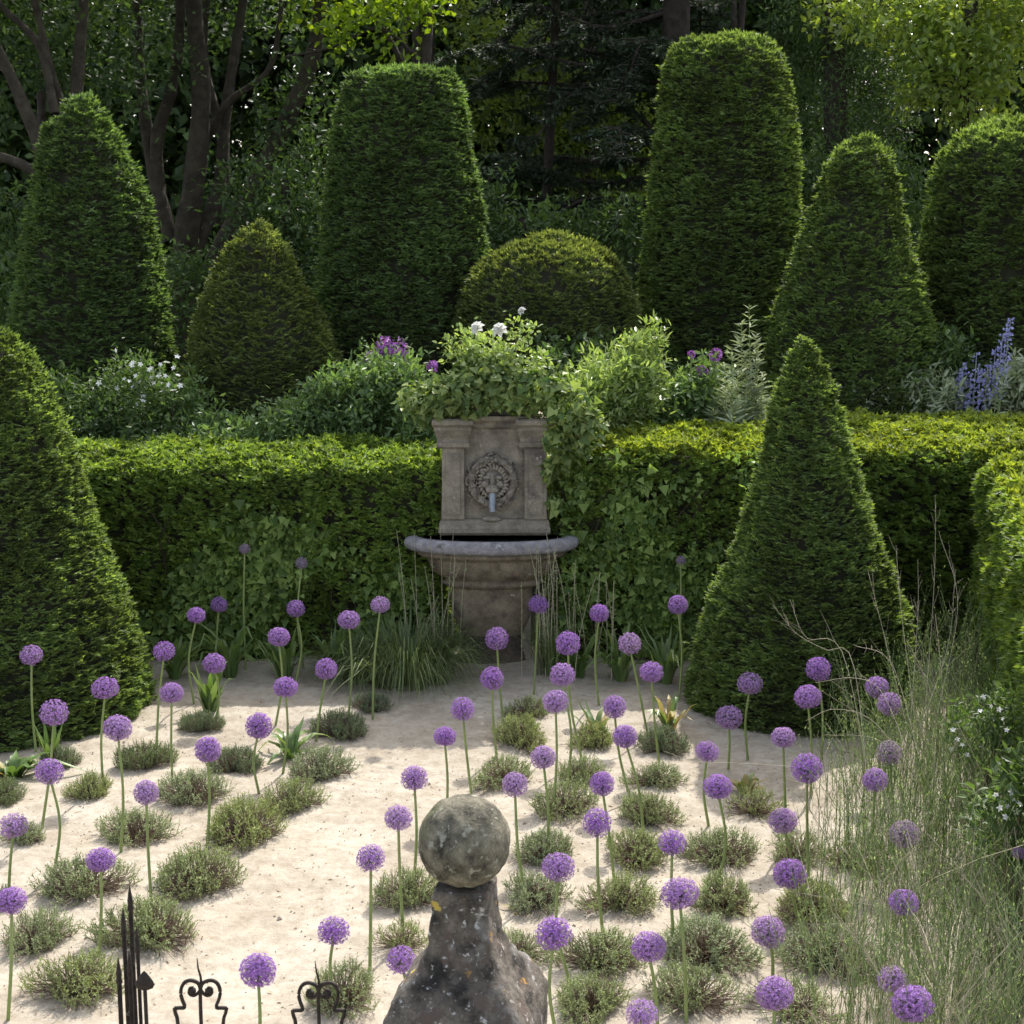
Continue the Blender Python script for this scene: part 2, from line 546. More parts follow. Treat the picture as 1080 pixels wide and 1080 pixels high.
def sand_mat():
    m, nt, N, Lk = new_mat('pale_sand')
    out = N.new('ShaderNodeOutputMaterial')
    tc = N.new('ShaderNodeTexCoord')

    def nz(s, d=4, r=.6):
        n = N.new('ShaderNodeTexNoise')
        n.inputs['Scale'].default_value = s
        n.inputs['Detail'].default_value = d
        n.inputs['Roughness'].default_value = r
        Lk.new(tc.outputs['Object'], n.inputs['Vector'])
        return n.outputs['Fac']
    big, mid, grain = nz(1.3, 5), nz(11, 6, .7), nz(130, 3, .8)
    cr = N.new('ShaderNodeValToRGB')
    cr.color_ramp.elements[0].position = .3
    cr.color_ramp.elements[1].position = .72
    cr.color_ramp.elements[0].color = (.37, .322, .25, 1)
    cr.color_ramp.elements[1].color = (.50, .455, .37, 1)
    Lk.new(big, cr.inputs['Fac'])
    c2 = N.new('ShaderNodeValToRGB')
    c2.color_ramp.elements[0].position = .34
    c2.color_ramp.elements[1].position = .60
    c2.color_ramp.elements[0].color = (.50, .44, .37, 1)
    c2.color_ramp.elements[1].color = (1, 1, 1, 1)
    Lk.new(mid, c2.inputs['Fac'])
    mx = N.new('ShaderNodeMix')
    mx.data_type = 'RGBA'
    mx.blend_type = 'MULTIPLY'
    mx.inputs['Factor'].default_value = .55
    Lk.new(cr.outputs['Color'], mx.inputs['A'])
    Lk.new(c2.outputs['Color'], mx.inputs['B'])
    c3 = N.new('ShaderNodeValToRGB')
    c3.color_ramp.elements[0].position = .36
    c3.color_ramp.elements[1].position = .56
    c3.color_ramp.elements[0].color = (.6, .54, .48, 1)
    c3.color_ramp.elements[1].color = (1, 1, 1, 1)
    Lk.new(grain, c3.inputs['Fac'])
    my = N.new('ShaderNodeMix')
    my.data_type = 'RGBA'
    my.blend_type = 'MULTIPLY'
    my.inputs['Factor'].default_value = .45
    Lk.new(mx.outputs['Result'], my.inputs['A'])
    Lk.new(c3.outputs['Color'], my.inputs['B'])
    pb = N.new('ShaderNodeBsdfPrincipled')
    pb.inputs['Roughness'].default_value = .95
    pb.inputs['Specular IOR Level'].default_value = .15
    Lk.new(my.outputs['Result'], pb.inputs['Base Color'])
    ad = N.new('ShaderNodeMath')
    ad.operation = 'MULTIPLY_ADD'
    Lk.new(grain, ad.inputs[0])
    ad.inputs[1].default_value = .18
    Lk.new(mid, ad.inputs[2])
    bp = N.new('ShaderNodeBump')
    bp.inputs['Strength'].default_value = .55
    bp.inputs['Distance'].default_value = .02
    Lk.new(ad.outputs[0], bp.inputs['Height'])
    Lk.new(bp.outputs['Normal'], pb.inputs['Normal'])
    Lk.new(pb.outputs[0], out.inputs[0])
    return m


def sand_z(x, y):
    return .05 + .018 * mnoise.fractal(Vector((x * 1.4, y * 1.4, 0)), 1.0, 2.0, 3) + .010 * mnoise.fractal(Vector((x * 6, y * 6, 4)), 1.0, 2.0, 3)


nx, ny = 210, 230
xs = np.linspace(-7.5, 6.5, nx)
ys = np.linspace(1.5, 13.75, ny)
V = np.array([(x, y, sand_z(x, y)) for y in ys for x in xs])
idx = np.arange(nx * ny).reshape(ny, nx)
g = Geo()
g.add(V, np.stack([idx[:-1, :-1], idx[:-1, 1:], idx[1:, 1:], idx[1:, :-1]], -1).reshape(-1, 4), 0, True)
tag(g.build('sand_path', sand_mat()), 'pale uneven sand of the path and planting beds', 'sand', kind='structure')

# loose little stones and crumbs on the sand
n = 9000
P = np.stack([rng.uniform(-5.5, 5, n), 4 + 9.6 * rng.random(n) ** 1.2, np.zeros(n)], 1)
g = Geo()
s = rng.uniform(.0025, .008, n) * (1 + (rng.random(n) > .97) * 1.2)
base = np.array([(1, 0, 0), (-.5, .87, 0), (-.5, -.87, 0), (0, 0, .8), (0, 0, -.6)])
for i in range(n):
    P[i, 2] = sand_z(P[i, 0], P[i, 1]) + s[i] * .2
Vv = P[:, None, :] + base[None] * s[:, None, None] * rng.uniform(.6, 1.4, (n, 5, 1))
Ff = np.array([(0, 1, 3), (1, 2, 3), (2, 0, 3), (1, 0, 4), (2, 1, 4), (0, 2, 4)])
g.add(Vv.reshape(-1, 3), (np.arange(n)[:, None, None] * 5 + Ff[None]).reshape(-1, 3))
tag(g.build('gravel', plain_mat('pebble', (.24, .19, .14), (.55, .47, .37), 3, .9, 0)), 'loose grit and small pebbles scattered on the sand', 'gravel', kind='stuff')

# dry fallen leaves and bits of straw on the sand
n = 3200
P = np.stack([rng.uniform(-4.5, 4.5, n), 5 + 8.6 * rng.random(n), np.zeros(n)], 1)
for i in range(n):
    P[i, 2] = sand_z(P[i, 0], P[i, 1]) + .004
D = rand_unit(n) * np.array([1, 1, .12])
g = Geo()
add_leaves(g, P, D, np.array([[0, 0, 1.]]) + rng.normal(size=(n, 3)) * .3, rng.uniform(.012, .05, n), rng.uniform(.004, .014, n))
tag(g.build('leaf_litter', leaf_mat('dry_leaf', (.20, .14, .08), (.42, .33, .20), .1, (1, 1, 1))), 'dry leaf crumbs and straw bits lying on the sand', 'leaf litter', kind='stuff')
# ------------------------------------------------------------------ clipped yews
def topiary(name, label, rows, Y, mat, dens, L, cat='topiary', base_r=None, seed=0, flat=True, rough=.03, gaps=0.0, mat2=None):
    """rows: (pixel row, left edge, right edge) of the outline; Y: distance of its axis"""
    base = None
    z, r, cx = [], [], []
    for py, l, rr in rows:
        a, b = at(l, py, Y), at(rr, py, Y)
        z.append(a[2])
        r.append((b[0] - a[0]) / 2)
        cx.append((a[0] + b[0]) / 2)
    z, r, cx = map(np.array, (z, r, cx))
    if z[-1] > .02:
        z, r, cx = np.append(z, 0.0), np.append(r, base_r if base_r else r[-1] * 1.04), np.append(cx, cx[-1])
    z = np.maximum(z, 0)
    # rounded cap
    cz, cr_ = z[0], r[0]
    capn = 5
    th = np.linspace(0, math.pi / 2, capn + 1)[:-1]
    caph = min(cr_ * .28, .10)
    zc, rc = cz + caph * np.cos(th), cr_ * np.sin(th) ** .7
    z = np.concatenate([zc, z])
    r = np.concatenate([rc, r])
    cx = np.concatenate([np.full(capn, cx[0]), cx])
    x0 = cx[-1]
    # sample along the outline by area
    seg = np.hypot(np.diff(z), np.diff(r))
    area = 2 * math.pi * (r[1:] + r[:-1]) / 2 * seg
    ns = int(area.sum() * dens)
    pick = rng.choice(len(seg), ns, p=area / area.sum())
    t = rng.random(ns)
    rr = r[pick] + (r[pick + 1] - r[pick]) * t
    zz = z[pick] + (z[pick + 1] - z[pick]) * t
    cc = cx[pick] + (cx[pick + 1] - cx[pick]) * t
    ph = rng.random(ns) * 2 * math.pi
    keep = (np.sin(ph) < .35) | (rng.random(ns) < .45) | (zz > z.max() - .7)
    keep &= zz > .03
    rr, zz, cc, ph, pick = rr[keep], zz[keep], cc[keep], ph[keep], pick[keep]
    ns = len(rr)
    # outward normal of the outline
    nz_ = -(r[pick + 1] - r[pick])
    nr_ = -(z[pick + 1] - z[pick])
    nr_, nz_ = -(z[pick + 1] - z[pick]), (r[pick + 1] - r[pick])
    nl = np.hypot(nr_, nz_) + 1e-9
    nr_, nz_ = nr_ / nl, nz_ / nl
    out = np.stack([np.cos(ph) * nr_, np.sin(ph) * nr_, nz_], 1)
    P0_ = np.stack([cc + rr * np.cos(ph), Y + rr * np.sin(ph), zz], 1)
    q = P0_ * (.058 / L) * np.array([1.15, 1.15, 1.9])
    lump = np.array([mnoise.noise(Vector(a * 11)) + .6 * mnoise.noise(Vector(a * 4.3)) for a in q])
    keep2 = rng.random(ns) < np.clip(.62 + lump * .9, .12, 1)
    rr, zz, cc, ph, pick, lump, out, nr_, nz_ = (a[keep2] for a in (rr, zz, cc, ph, pick, lump, out, nr_, nz_))
    ns = len(rr)
    off = rng.normal(0, rough * .35, ns) + lump * rough * 1.25 - rough * .6 + (rng.random(ns) < .02) * rng.uniform(.01, .06, ns)
    P = np.stack([cc + rr * np.cos(ph), Y + rr * np.sin(ph), zz], 1) + out * off[:, None]
    P -= np.array([x0, Y, 0])
    g = Geo()
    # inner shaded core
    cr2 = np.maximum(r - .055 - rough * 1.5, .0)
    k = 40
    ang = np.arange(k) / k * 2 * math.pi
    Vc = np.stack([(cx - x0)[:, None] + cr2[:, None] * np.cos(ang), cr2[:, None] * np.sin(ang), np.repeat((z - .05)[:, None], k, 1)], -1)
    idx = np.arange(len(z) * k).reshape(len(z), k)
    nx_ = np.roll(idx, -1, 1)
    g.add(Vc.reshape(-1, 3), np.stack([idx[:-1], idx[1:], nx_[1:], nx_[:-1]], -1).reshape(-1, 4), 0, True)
    # sprays: a fan of narrow leaves held nearly level, tips lifted
    K = 6
    side = unit(np.cross(out, np.array([0, .02, 1.0])))
    spin = rng.normal(0, .55, ns)
    lift = rng.normal(.20, .28, ns)
    for j in range(K):
        a = spin + (j - (K - 1) / 2) * .42 + rng.normal(0, .15, ns)
        D = out * np.cos(a)[:, None] + side * np.sin(a)[:, None] + np.array([0, 0, 1.0]) * (lift + rng.normal(0, .12, ns))[:, None]
        U = np.array([0, 0, .85]) + rng.normal(0, .5, (ns, 3)) + out * .6
        U = np.where(out[:, 2:3] > .6, rng.normal(0, 1, (ns, 3)) * np.array([1, 1, .4]), U)
        m1 = 1
        if mat2 is not None:
            sel = rng.random(ns) < .5
        l = L * rng.uniform(.7, 1.5, ns)
        add_leaves(g, P - D * (l * .35)[:, None], D, U, l, l * rng.uniform(.20, .32, ns), m1)
    o = g.build(name, [M['core'], mat])
    o.location = (x0, Y, 0)
    tag(o, label, cat, 'clipped yew topiaries')
    return o


topiary('yew_cone', 'tall clipped yew cone with a sharp tip, standing in the sand right of the fountain',
        [(356, 844, 852), (372, 838, 859), (400, 824, 873), (431, 813, 886), (451, 810, 893), (481, 804, 898), (525, 791, 913), (562, 782, 922), (599, 767, 939),
         (636, 749, 951), (673, 738, 957), (710, 730, 958), (750, 724, 957), (772, 722, 956)], 12.15, M['yew'], 3900, .055, seed=1, rough=.034)
topiary('yew_cone', 'big clipped yew cone cut off by the left picture edge, alliums before it',
        [(352, -22, 12), (370, -40, 27), (400, -57, 44), (430, -70, 59), (470, -84, 73), (510, -96, 84), (560, -112, 100), (600, -124, 116), (640, -137, 131), (680, -150, 143),
         (720, -162, 153), (750, -165, 157), (772, -165, 157)], 12.05, M['yew'], 3800, .055, seed=2, rough=.034)
topiary('yew_cone', 'tall dark blunt yew cone at the back left, under the leaning tree trunks',
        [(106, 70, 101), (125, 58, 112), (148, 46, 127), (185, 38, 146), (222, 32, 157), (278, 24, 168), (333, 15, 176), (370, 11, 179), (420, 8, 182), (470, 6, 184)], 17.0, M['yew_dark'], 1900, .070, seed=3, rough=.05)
topiary('yew_cone', 'squat bronzed yew cone at the back, left of the flat-topped yew column',
        [(236, 266, 280), (247, 253, 291), (259, 240, 301), (278, 230, 311), (296, 222, 318), (333, 209, 338), (370, 201, 354), (405, 197, 361), (440, 195, 363)], 16.4, M['yew_brown'], 2300, .058, seed=4, rough=.04)
topiary('yew_column', 'broad flat-topped yew column at the back, left of the round yew dome',
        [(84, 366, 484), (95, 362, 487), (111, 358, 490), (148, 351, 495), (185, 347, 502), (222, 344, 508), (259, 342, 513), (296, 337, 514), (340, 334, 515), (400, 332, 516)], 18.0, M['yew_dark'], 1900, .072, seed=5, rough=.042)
topiary('yew_dome', 'rounded clipped yew dome at the back, directly above the fountain',
        [(252, 560, 606), (256, 545, 620), (262, 532, 634), (272, 514, 648), (285, 501, 655), (300, 491, 663), (318, 485, 669), (340, 482, 671), (370, 480, 672), (400, 479, 673)], 17.3, M['yew_brown'], 1700, .066, seed=6, rough=.03)
topiary('yew_column', 'tallest clipped yew column, bright tufted top, behind the tangle right of the dome',
        [(50, 714, 816), (58, 706, 822), (74, 701, 828), (111, 697, 836), (148, 692, 839), (185, 687, 841), (222, 684, 841), (259, 681, 840), (296, 678, 838), (370, 676, 838), (420, 675, 839)], 18.4, M['yew'], 1900, .072, seed=7, rough=.042)
topiary('yew_cone', 'blunt bright-edged yew cone at the back, behind the sharp-tipped front cone',
        [(150, 898, 926), (159, 880, 937), (172, 873, 942), (185, 869, 945), (222, 858, 949), (259, 843, 957), (296, 829, 971), (333, 817, 980), (370, 810, 989), (420, 802, 998)], 16.4, M['yew'], 2000, .064, seed=8, rough=.045)
topiary('yew_column', 'round-topped yew column cut off by the right picture edge at the back',
        [(134, 1035, 1103), (141, 1014, 1124), (159, 996, 1142), (185, 985, 1153), (222, 981, 1157), (259, 974, 1164), (296, 971, 1167), (333, 968, 1170), (370, 965, 1173), (420, 963, 1175)], 17.4, M['yew'], 1900, .070, seed=9, rough=.042)


# ------------------------------------------------------------------ hedges
def hedge(name, label, quads, mats, dens, L, core_boxes, loc, broad=0.0, group='clipped hedges round the parterre'):
    """quads: faces (corner, edge u, edge v, outward normal, material, density factor, tuft)"""
    g = Geo()
    loc = np.asarray(loc, dtype=float)
    for c, u, v, nrm, mi, df, tuft in quads:
        c, u, v, nrm = (np.asarray(a, dtype=float) for a in (c, u, v, nrm))
        area = np.linalg.norm(np.cross(u, v))
        n = int(area * dens * df)
        a, b = rng.random(n), rng.random(n)
        P = c + u * a[:, None] + v * b[:, None]
        lump = np.array([mnoise.fractal(Vector(p * 2.2), 1.0, 2.0, 3) for p in P])
        nrm = unit(nrm)
        # round the arrises
        edge = np.minimum(np.minimum(a, 1 - a) * np.linalg.norm(u), np.minimum(b, 1 - b) * np.linalg.norm(v))
        l2 = np.array([mnoise.noise(Vector(p * 9.5)) for p in P])
        ok_ = rng.random(n) < np.clip(.65 + l2 * .9, .15, 1)
        a, b, P, lump, l2, edge = a[ok_], b[ok_], P[ok_], lump[ok_], l2[ok_], edge[ok_]
        n = len(P)
        P = P + nrm * (lump * .07 + l2 * .06 + rng.normal(0, .022, n) - np.clip(.10 - edge, 0, .1) * .5)[:, None]
        side = unit(np.cross(nrm, np.array([.13, .02, 1.0])))
        K = 4
        spin = rng.normal(0, .6, n)
        up = np.array([0, 0, 1.0])
        if abs(nrm[2]) > .7:
            tuftdir = up
        for j in range(K):
            ang = spin + (j - 1.5) * .5
            if abs(nrm[2]) > .7:
                th = rng.random(n) * 6.283
                D = np.stack([np.cos(th), np.sin(th), np.full(n, .55 + tuft)], 1) + rng.normal(0, .3, (n, 3))
                U = rng.normal(0, .6, (n, 3)) + up
            else:
                D = nrm * np.cos(ang)[:, None] + side * np.sin(ang)[:, None] + up * rng.normal(.15, .35, n)[:, None]
                U = up * .6 + rng.normal(0, .55, (n, 3)) + nrm * .9
            l = L * rng.uniform(.65, 1.4, n)
            add_leaves(g, P - D * (l * .3)[:, None] - loc, D, U, l, l * (rng.uniform(.28, .45, n) + broad), mi)
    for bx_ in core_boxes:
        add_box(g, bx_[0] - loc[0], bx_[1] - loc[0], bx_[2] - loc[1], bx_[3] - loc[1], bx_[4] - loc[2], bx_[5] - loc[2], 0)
    o = g.build(name, [M['core']] + mats)
    o.location = loc
    tag(o, label, 'hedge', group)
    return o


YH = 13.4
ZL, ZR = 1.70, 1.83
xl0, xl1 = -5.2, -.55
xr0, xr1 = .38, 4.3
hedge('clipped_hedge', 'long green clipped hedge left of the stone fountain, ivy over its lower half',
      [((xl0, YH, .05), (xl1 - xl0, 0, 0), (0, 0, ZL - .05), (0, -1, 0), 1, 1.0, 0), ((xl0, YH, ZL), (xl1 - xl0, 0, 0), (0, 1.35, .03), (0, -.05, 1), 2, 1.2, .2),
       ((xl1, YH, .05), (0, 1.3, 0), (0, 0, ZL - .05), (1, 0, 0), 1, .6, 0)], [M['hedge'], M['hedge']], 2500, .07,
      [(xl0, xl1 - .1, YH + .09, YH + 1.3, 0, ZL - .08)], (-2.8, YH, 0))
hedge('clipped_hedge', 'sunlit-topped clipped hedge right of the stone fountain, behind the sharp yew cone',
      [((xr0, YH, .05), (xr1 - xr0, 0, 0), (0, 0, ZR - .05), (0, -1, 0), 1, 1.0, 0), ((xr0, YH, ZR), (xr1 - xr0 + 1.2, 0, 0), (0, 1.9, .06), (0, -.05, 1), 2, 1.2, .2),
       ((xr0, YH, .05), (0, 1.6, 0), (0, 0, ZR - .05), (-1, 0, 0), 1, .6, 0)], [M['hedge'], M['hedge_sunlit']], 2500, .068,
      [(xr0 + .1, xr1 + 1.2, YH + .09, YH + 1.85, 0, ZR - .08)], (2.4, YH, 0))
# side hedge running towards the camera
A = np.array([3.98, YH - .05, 0])
B = np.array([2.66, 6.8, 0])
w = np.array([1.5, .3, 0])
hd = B - A
nin = unit(np.cross(hd, np.array([0, 0, 1.0])))
if nin[0] > 0:
    nin = -nin
gq = [(A + [0, 0, .05], hd, (0, 0, 1.74), nin, 1, 1.3, 0), (A + [0, 0, 1.79], hd, w, (0, 0, 1), 2, 1.25, .3),
      (B + [0, 0, .05], w, (0, 0, 1.74), (-.1, -1, 0), 1, 1, 0)]
oh = hedge('clipped_hedge', 'yellow-green hedge running forward along the right picture edge, lit on top', gq, [M['hedge'], M['hedge_sunlit']], 2500, .075, [], (3.6, 11, 0))
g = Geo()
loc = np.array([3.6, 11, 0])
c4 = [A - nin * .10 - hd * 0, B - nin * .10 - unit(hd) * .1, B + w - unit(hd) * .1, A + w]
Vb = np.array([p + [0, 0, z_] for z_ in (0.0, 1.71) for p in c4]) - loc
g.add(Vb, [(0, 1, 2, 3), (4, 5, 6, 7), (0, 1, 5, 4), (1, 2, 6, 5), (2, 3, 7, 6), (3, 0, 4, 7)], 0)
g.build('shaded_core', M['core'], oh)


# ------------------------------------------------------------------ ivy over the hedges and the fountain
def ivy_leaves(g, P, nrm, L, mat=0, lo=np.zeros(3)):
    """three lobed leaves, each two folded halves, hanging tip down"""
    n = len(P)
    nrm = np.broadcast_to(np.asarray(nrm, dtype=float), (n, 3))
    N = unit(nrm + rng.normal(0, .75, (n, 3)))
    dn = np.array([0, 0, -1.0]) + rng.normal(0, .55, (n, 3))
    T = unit(dn - N * np.sum(dn * N, 1, keepdims=True))
    S = np.cross(N, T)
    l = (L * np.clip(rng.lognormal(-.05, .38, n), .4, 1.9))[:, None]
    fold = N * l * .10
    p = [P, P + S * l * .52 + T * l * .10 + fold, P + S * l * .30 + T * l * .42 + fold * .5, P + T * l, P - S * l * .30 + T * l * .42 + fold * .5, P - S * l * .52 + T * l * .10 + fold]
    V = np.stack(p, 1) - lo
    b = np.arange(n)[:, None] * 6
    g.add(V.reshape(-1, 3), np.concatenate([b + np.array([0, 1, 2, 3]), b + np.array([0, 3, 4, 5])]), mat)


def ivy_on_hedge(label, x0, x1, ztop, n, L):
    g = Geo()
    m = n * 4
    x, z = rng.uniform(x0, x1, m), ztop * rng.random(m)
    f = np.array([mnoise.fractal(Vector((a * 1.6, b * 1.6, x0)), 1.0, 2.0, 3) for a, b in zip(x, z)])
    lim = ztop * (.80 + .35 * np.array([mnoise.noise(Vector((a * 1.1, 3.0, x0))) for a in x]))
    ok = (rng.random(m) < np.clip(.38 + f * 1.5, 0, 1) * np.clip((lim - z) / .45, 0, 1)) & (z > .08)
    x, z = x[ok][:n], z[ok][:n]
    lo = np.array([(x0 + x1) / 2, YH - .05, 0])
    P = np.stack([x, YH - .03 - np.abs(rng.normal(0, .035, len(x))), z], 1)
    ivy_leaves(g, P, (0, -1, .35), L, 0, lo)
    # stems
    k = 14
    xs_ = rng.uniform(x0, x1, k)
    paths = np.stack([np.stack([xs_ + rng.normal(0, .12, k) * t, np.full(k, YH - .03), np.full(k, ztop * t * .8)], 1) for t in np.linspace(0, 1, 7)], 1) - lo
    add_tubes(g, paths, .006, 4, 1)
    o = g.build('ivy', [M['ivy'], M['bark']])
    o.location = lo
    tag(o, label, 'ivy', 'ivy climbing over the hedges')


ivy_on_hedge('ivy with broad lobed leaves climbing the hedge left of the fountain', -4.3, -.7, 1.65, 4600, .056)
ivy_on_hedge('ivy with dark glossy leaves climbing the hedge right of the fountain', .42, 2.7, 1.9, 4600, .053)


def blob_points(n, c, rad, shell=.55):
    d = rand_unit(n)
    rr = (shell + (1 - shell) * rng.random(n)) ** .6
    return np.asarray(c) + d * rr[:, None] * np.asarray(rad), d


def clump_leaves(g, blobs, n, L, ratio=.45, ncl=60, rc=.09, mat=0, up=.35, lo=np.zeros(3), hexa=True, droop=0.0, mats=None):
    """leaves gathered in clumps through ellipsoid blobs; blobs = [(centre, radii)]"""
    vol = np.array([abs(np.prod(b[1])) ** (2 / 3) for b in blobs])
    vol = vol / vol.sum()
    for (c, rad), f in zip(blobs, vol):
        kc = max(4, int(ncl * f))
        C, d = blob_points(kc, c, rad, .35)
        kl = max(1, int(n * f / kc))
        P = np.repeat(C, kl, 0) + rng.normal(0, rc, (kc * kl, 3))
        dd = np.repeat(d, kl, 0)
        D = dd * .5 + rand_unit(kc * kl) * .9 + np.array([0, 0, up - droop])
        U = np.array([0, 0, 1.0]) + rng.normal(0, .45, (kc * kl, 3)) + dd * .3
        l = L * rng.uniform(.6, 1.35, kc * kl)
        mi = mat
        if mats:
            cut = rng.random(kc * kl) < mats[1]
            add_leaves(g, P[cut] - lo, D[cut], U[cut], l[cut], l[cut] * ratio, mats[0], hexa=hexa)
            P, D, U, l = P[~cut], D[~cut], U[~cut], l[~cut]
        add_leaves(g, P - lo, D, U, l, l * ratio, mi, hexa=hexa)


def pb(px, py, Y, rx, rz, ry=None):
    """blob from pixels: centre, radii in pixels"""
    c = at(px, py, Y)
    s = mpp(c)
    return c, np.array([rx * s, (ry if ry else rx) * s, rz * s])


# the climbing plant that crowns the fountain
Yf = 13.30
g = Geo()
lo = at(525, 440, Yf)
bl = [pb(520, 404, Yf - .02, 50, 22, 26), pb(480, 412, Yf - .05, 36, 22, 24), pb(565, 408, Yf - .05, 40, 26, 26), pb(600, 432, Yf - .08, 30, 30, 24), pb(620, 450, Yf - .1, 20, 24, 16),
      pb(515, 388, Yf + .1, 40, 20, 12), pb(440, 420, Yf + .1, 22, 20, 16), pb(580, 492, Yf, 9, 14, 24), pb(584, 530, Yf + .05, 9, 12, 22), pb(462, 424, Yf, 26, 18, 22), pb(588, 462, Yf - .06, 16, 22, 12), pb(452, 436, Yf + .05, 14, 16, 14), pb(612, 468, Yf - .04, 14, 20, 14), pb(596, 484, Yf - .02, 10, 16, 14), pb(545, 424, Yf - .12, 40, 12, 12), pb(495, 428, Yf - .12, 30, 12, 12)]
for c, rad in bl:
    n = int(4600 * np.prod(rad) ** (2 / 3) / .35)
    P, d = blob_points(n, c, rad, .3)
    ivy_leaves(g, P, d * .7 + np.array([0, -.35, .55]) + rng.normal(0, .35, (n, 3)), .052, 0, lo)
P = np.array([at(x, y, Yf + .05) for x, y in [(500, 560), (470, 480), (470, 430), (510, 390), (580, 400), (610, 440)]])
add_path(g, P[1:] - lo, .014, .006, 20, 5, 1)
o = g.build('climbing_plant', [leaf_mat('variegated_climber_leaf', (.07, .13, .035), (.32, .38, .13), .35, (1.3, 1.4, .5), rough=.45, spec=.3, vary=.25, scale=3), M['bark']])
o.location = lo
tag(o, 'leafy climber heaped over the fountain top and draping down its right side', 'climbing plant')
# ------------------------------------------------------------------ wall fountain
YW = 13.32                                   # face of the back plate


def fz(py):
    return at(540, py, YW)[2]


def fx(px, py=520):
    return at(px, py, YW)[0]


cx = fx(518.5)
root = empty('wall_fountain', (cx, YW, 0))
tag(root, 'weathered stone wall fountain with lion mask and half-round basin between the hedges', 'fountain')
# back plate
g = Geo()
x0, x1 = fx(466) - cx, fx(577) - cx
bm = bmesh.new()
outl = [(x0 + .14, 0), (x1 - .14, 0), (x1 - .13, fz(610)), (x1 - .02, fz(592)), (x1 + .01, fz(560)), (x1 - .015, fz(455)), (x1 - .03, fz(440)), (x1 - .14, fz(432))]
for t in np.linspace(0, 1, 9):
    a = math.pi * t
    outl.append((.33 * math.cos(a), fz(432) + .02 + .16 * math.sin(a)))
outl += [(x0 + .14, fz(432)), (x0 + .03, fz(440)), (x0 + .015, fz(455)), (x0 - .01, fz(560)), (x0 + .02, fz(592)), (x0 + .13, fz(610))]
vs = [bm.verts.new((x, 0, z)) for x, z in outl]
f = bm.faces.new(vs)
ext = bmesh.ops.extrude_face_region(bm, geom=[f])
for v in [e for e in ext['geom'] if isinstance(e, bmesh.types.BMVert)]:
    v.co.y += .26
bmesh.ops.recalc_face_normals(bm, faces=bm.faces[:])
me = bpy.data.meshes.new('back_plate')
bm.to_mesh(me)
bm.free()
me.materials.append(M['stone'])
link('back_plate', me, root)


def moulding(name, x0, x1, prof, mat, parent):
    """prof: (outward, z) swept along x with closed ends"""
    n = len(prof)
    g = Geo()
    V = [(x0 - p[0] * .5, -p[0], p[1]) for p in prof] + [(x1 + p[0] * .5, -p[0], p[1]) for p in prof]
    V += [(x0, .02, prof[0][1]), (x0, .02, prof[-1][1]), (x1, .02, prof[0][1]), (x1, .02, prof[-1][1])]
    g.add(V, [(i, n + i, n + i + 1, i + 1) for i in range(n - 1)], 0)
    g.add(V, [(2 * n + 1, n - 1, 2 * n - 1, 2 * n + 3)], 0)
    g.add(V, [(2 * n, 2 * n + 2, n, 0)], 0)
    g.add(V, [tuple([2 * n] + list(range(n)) + [2 * n + 1])], 0)
    g.add(V, [tuple([2 * n + 3] + list(range(2 * n - 1, n - 1, -1)) + [2 * n + 2])], 0)
    return g.build(name, mat, parent)


for s in (-1, 1):
    # pilaster with a shaft, a moulded capital and a foot
    xa, xb = (x0 + .005, x0 + .19) if s < 0 else (x1 - .19, x1 - .005)
    pil = empty('pilaster', (0, 0, 0))
    pil.parent = root
    g = Geo()
    add_box(g, xa, xb, -.058, .0, fz(546.4), fz(470))
    add_box(g, xa + .035, xb - .035, -.070, -.0583, fz(541), fz(478))
    o = g.build('shaft', M['stone'], pil)
    moulding('capital', xa - .005, xb + .005, [(.065, fz(472)), (.082, fz(470)), (.082, fz(466)), (.065, fz(464.5)), (.07, fz(461)), (.10, fz(455)), (.115, fz(452)), (.115, fz(449)), (.145, fz(446)), (.145, fz(441.5)), (.13, fz(440))], M['stone'], pil)
# moulded frame round the medallion panel and the ledge under it
moulding('ledge', x0 + .01, x1 - .01, [(.062, fz(562)), (.075, fz(560)), (.075, fz(556)), (.06, fz(553)), (.06, fz(550)), (.035, fz(547))], M['stone'], root)
moulding('cornice', x0 + .20, x1 - .20, [(.02, fz(452)), (.04, fz(450)), (.04, fz(446)), (.075, fz(442)), (.075, fz(438))], M['stone'], root)
# wreath of leaves
mc = np.array([fx(519.5) - cx, -.035, fz(507)])
mr_ = 22.0 * mpp(np.array([cx, YW, 1.6]))
g = Geo()
th = np.linspace(0, 2 * math.pi, 41)[:-1]
ring = np.array([mc + [math.cos(a) * mr_, 0, math.sin(a) * mr_ * 1.08] for a in th])
k = 8
aa = np.arange(k) / k * 2 * math.pi
Vr = np.array([[p + np.array([math.cos(t) * math.cos(b) * .035, -math.sin(b) * .045, math.sin(t) * math.cos(b) * .035]) for b in aa] for p, t in zip(ring, th)])
idx = np.arange(40 * k).reshape(40, k)
g.add(Vr.reshape(-1, 3), np.stack([idx, np.roll(idx, -1, 1), np.roll(np.roll(idx, -1, 1), -1, 0), np.roll(idx, -1, 0)], -1).reshape(-1, 4), 0, True)
n = 190
t = rng.random(n) * 2 * math.pi
b = rng.uniform(-.3, math.pi + .3, n)
P = np.stack([mc[0] + np.cos(t) * (mr_ + np.cos(b) * .038), mc[1] - np.sin(b) * .045, mc[2] + np.sin(t) * (mr_ * 1.08 + np.cos(b) * .038)], 1)
nr = np.stack([np.cos(t) * np.cos(b), -np.sin(b), np.sin(t) * np.cos(b)], 1)
tg = np.stack([-np.sin(t), np.zeros(n), np.cos(t)], 1) * np.sign(np.cos(t))[:, None]
D = tg + nr * .35 + rng.normal(0, .35, (n, 3))
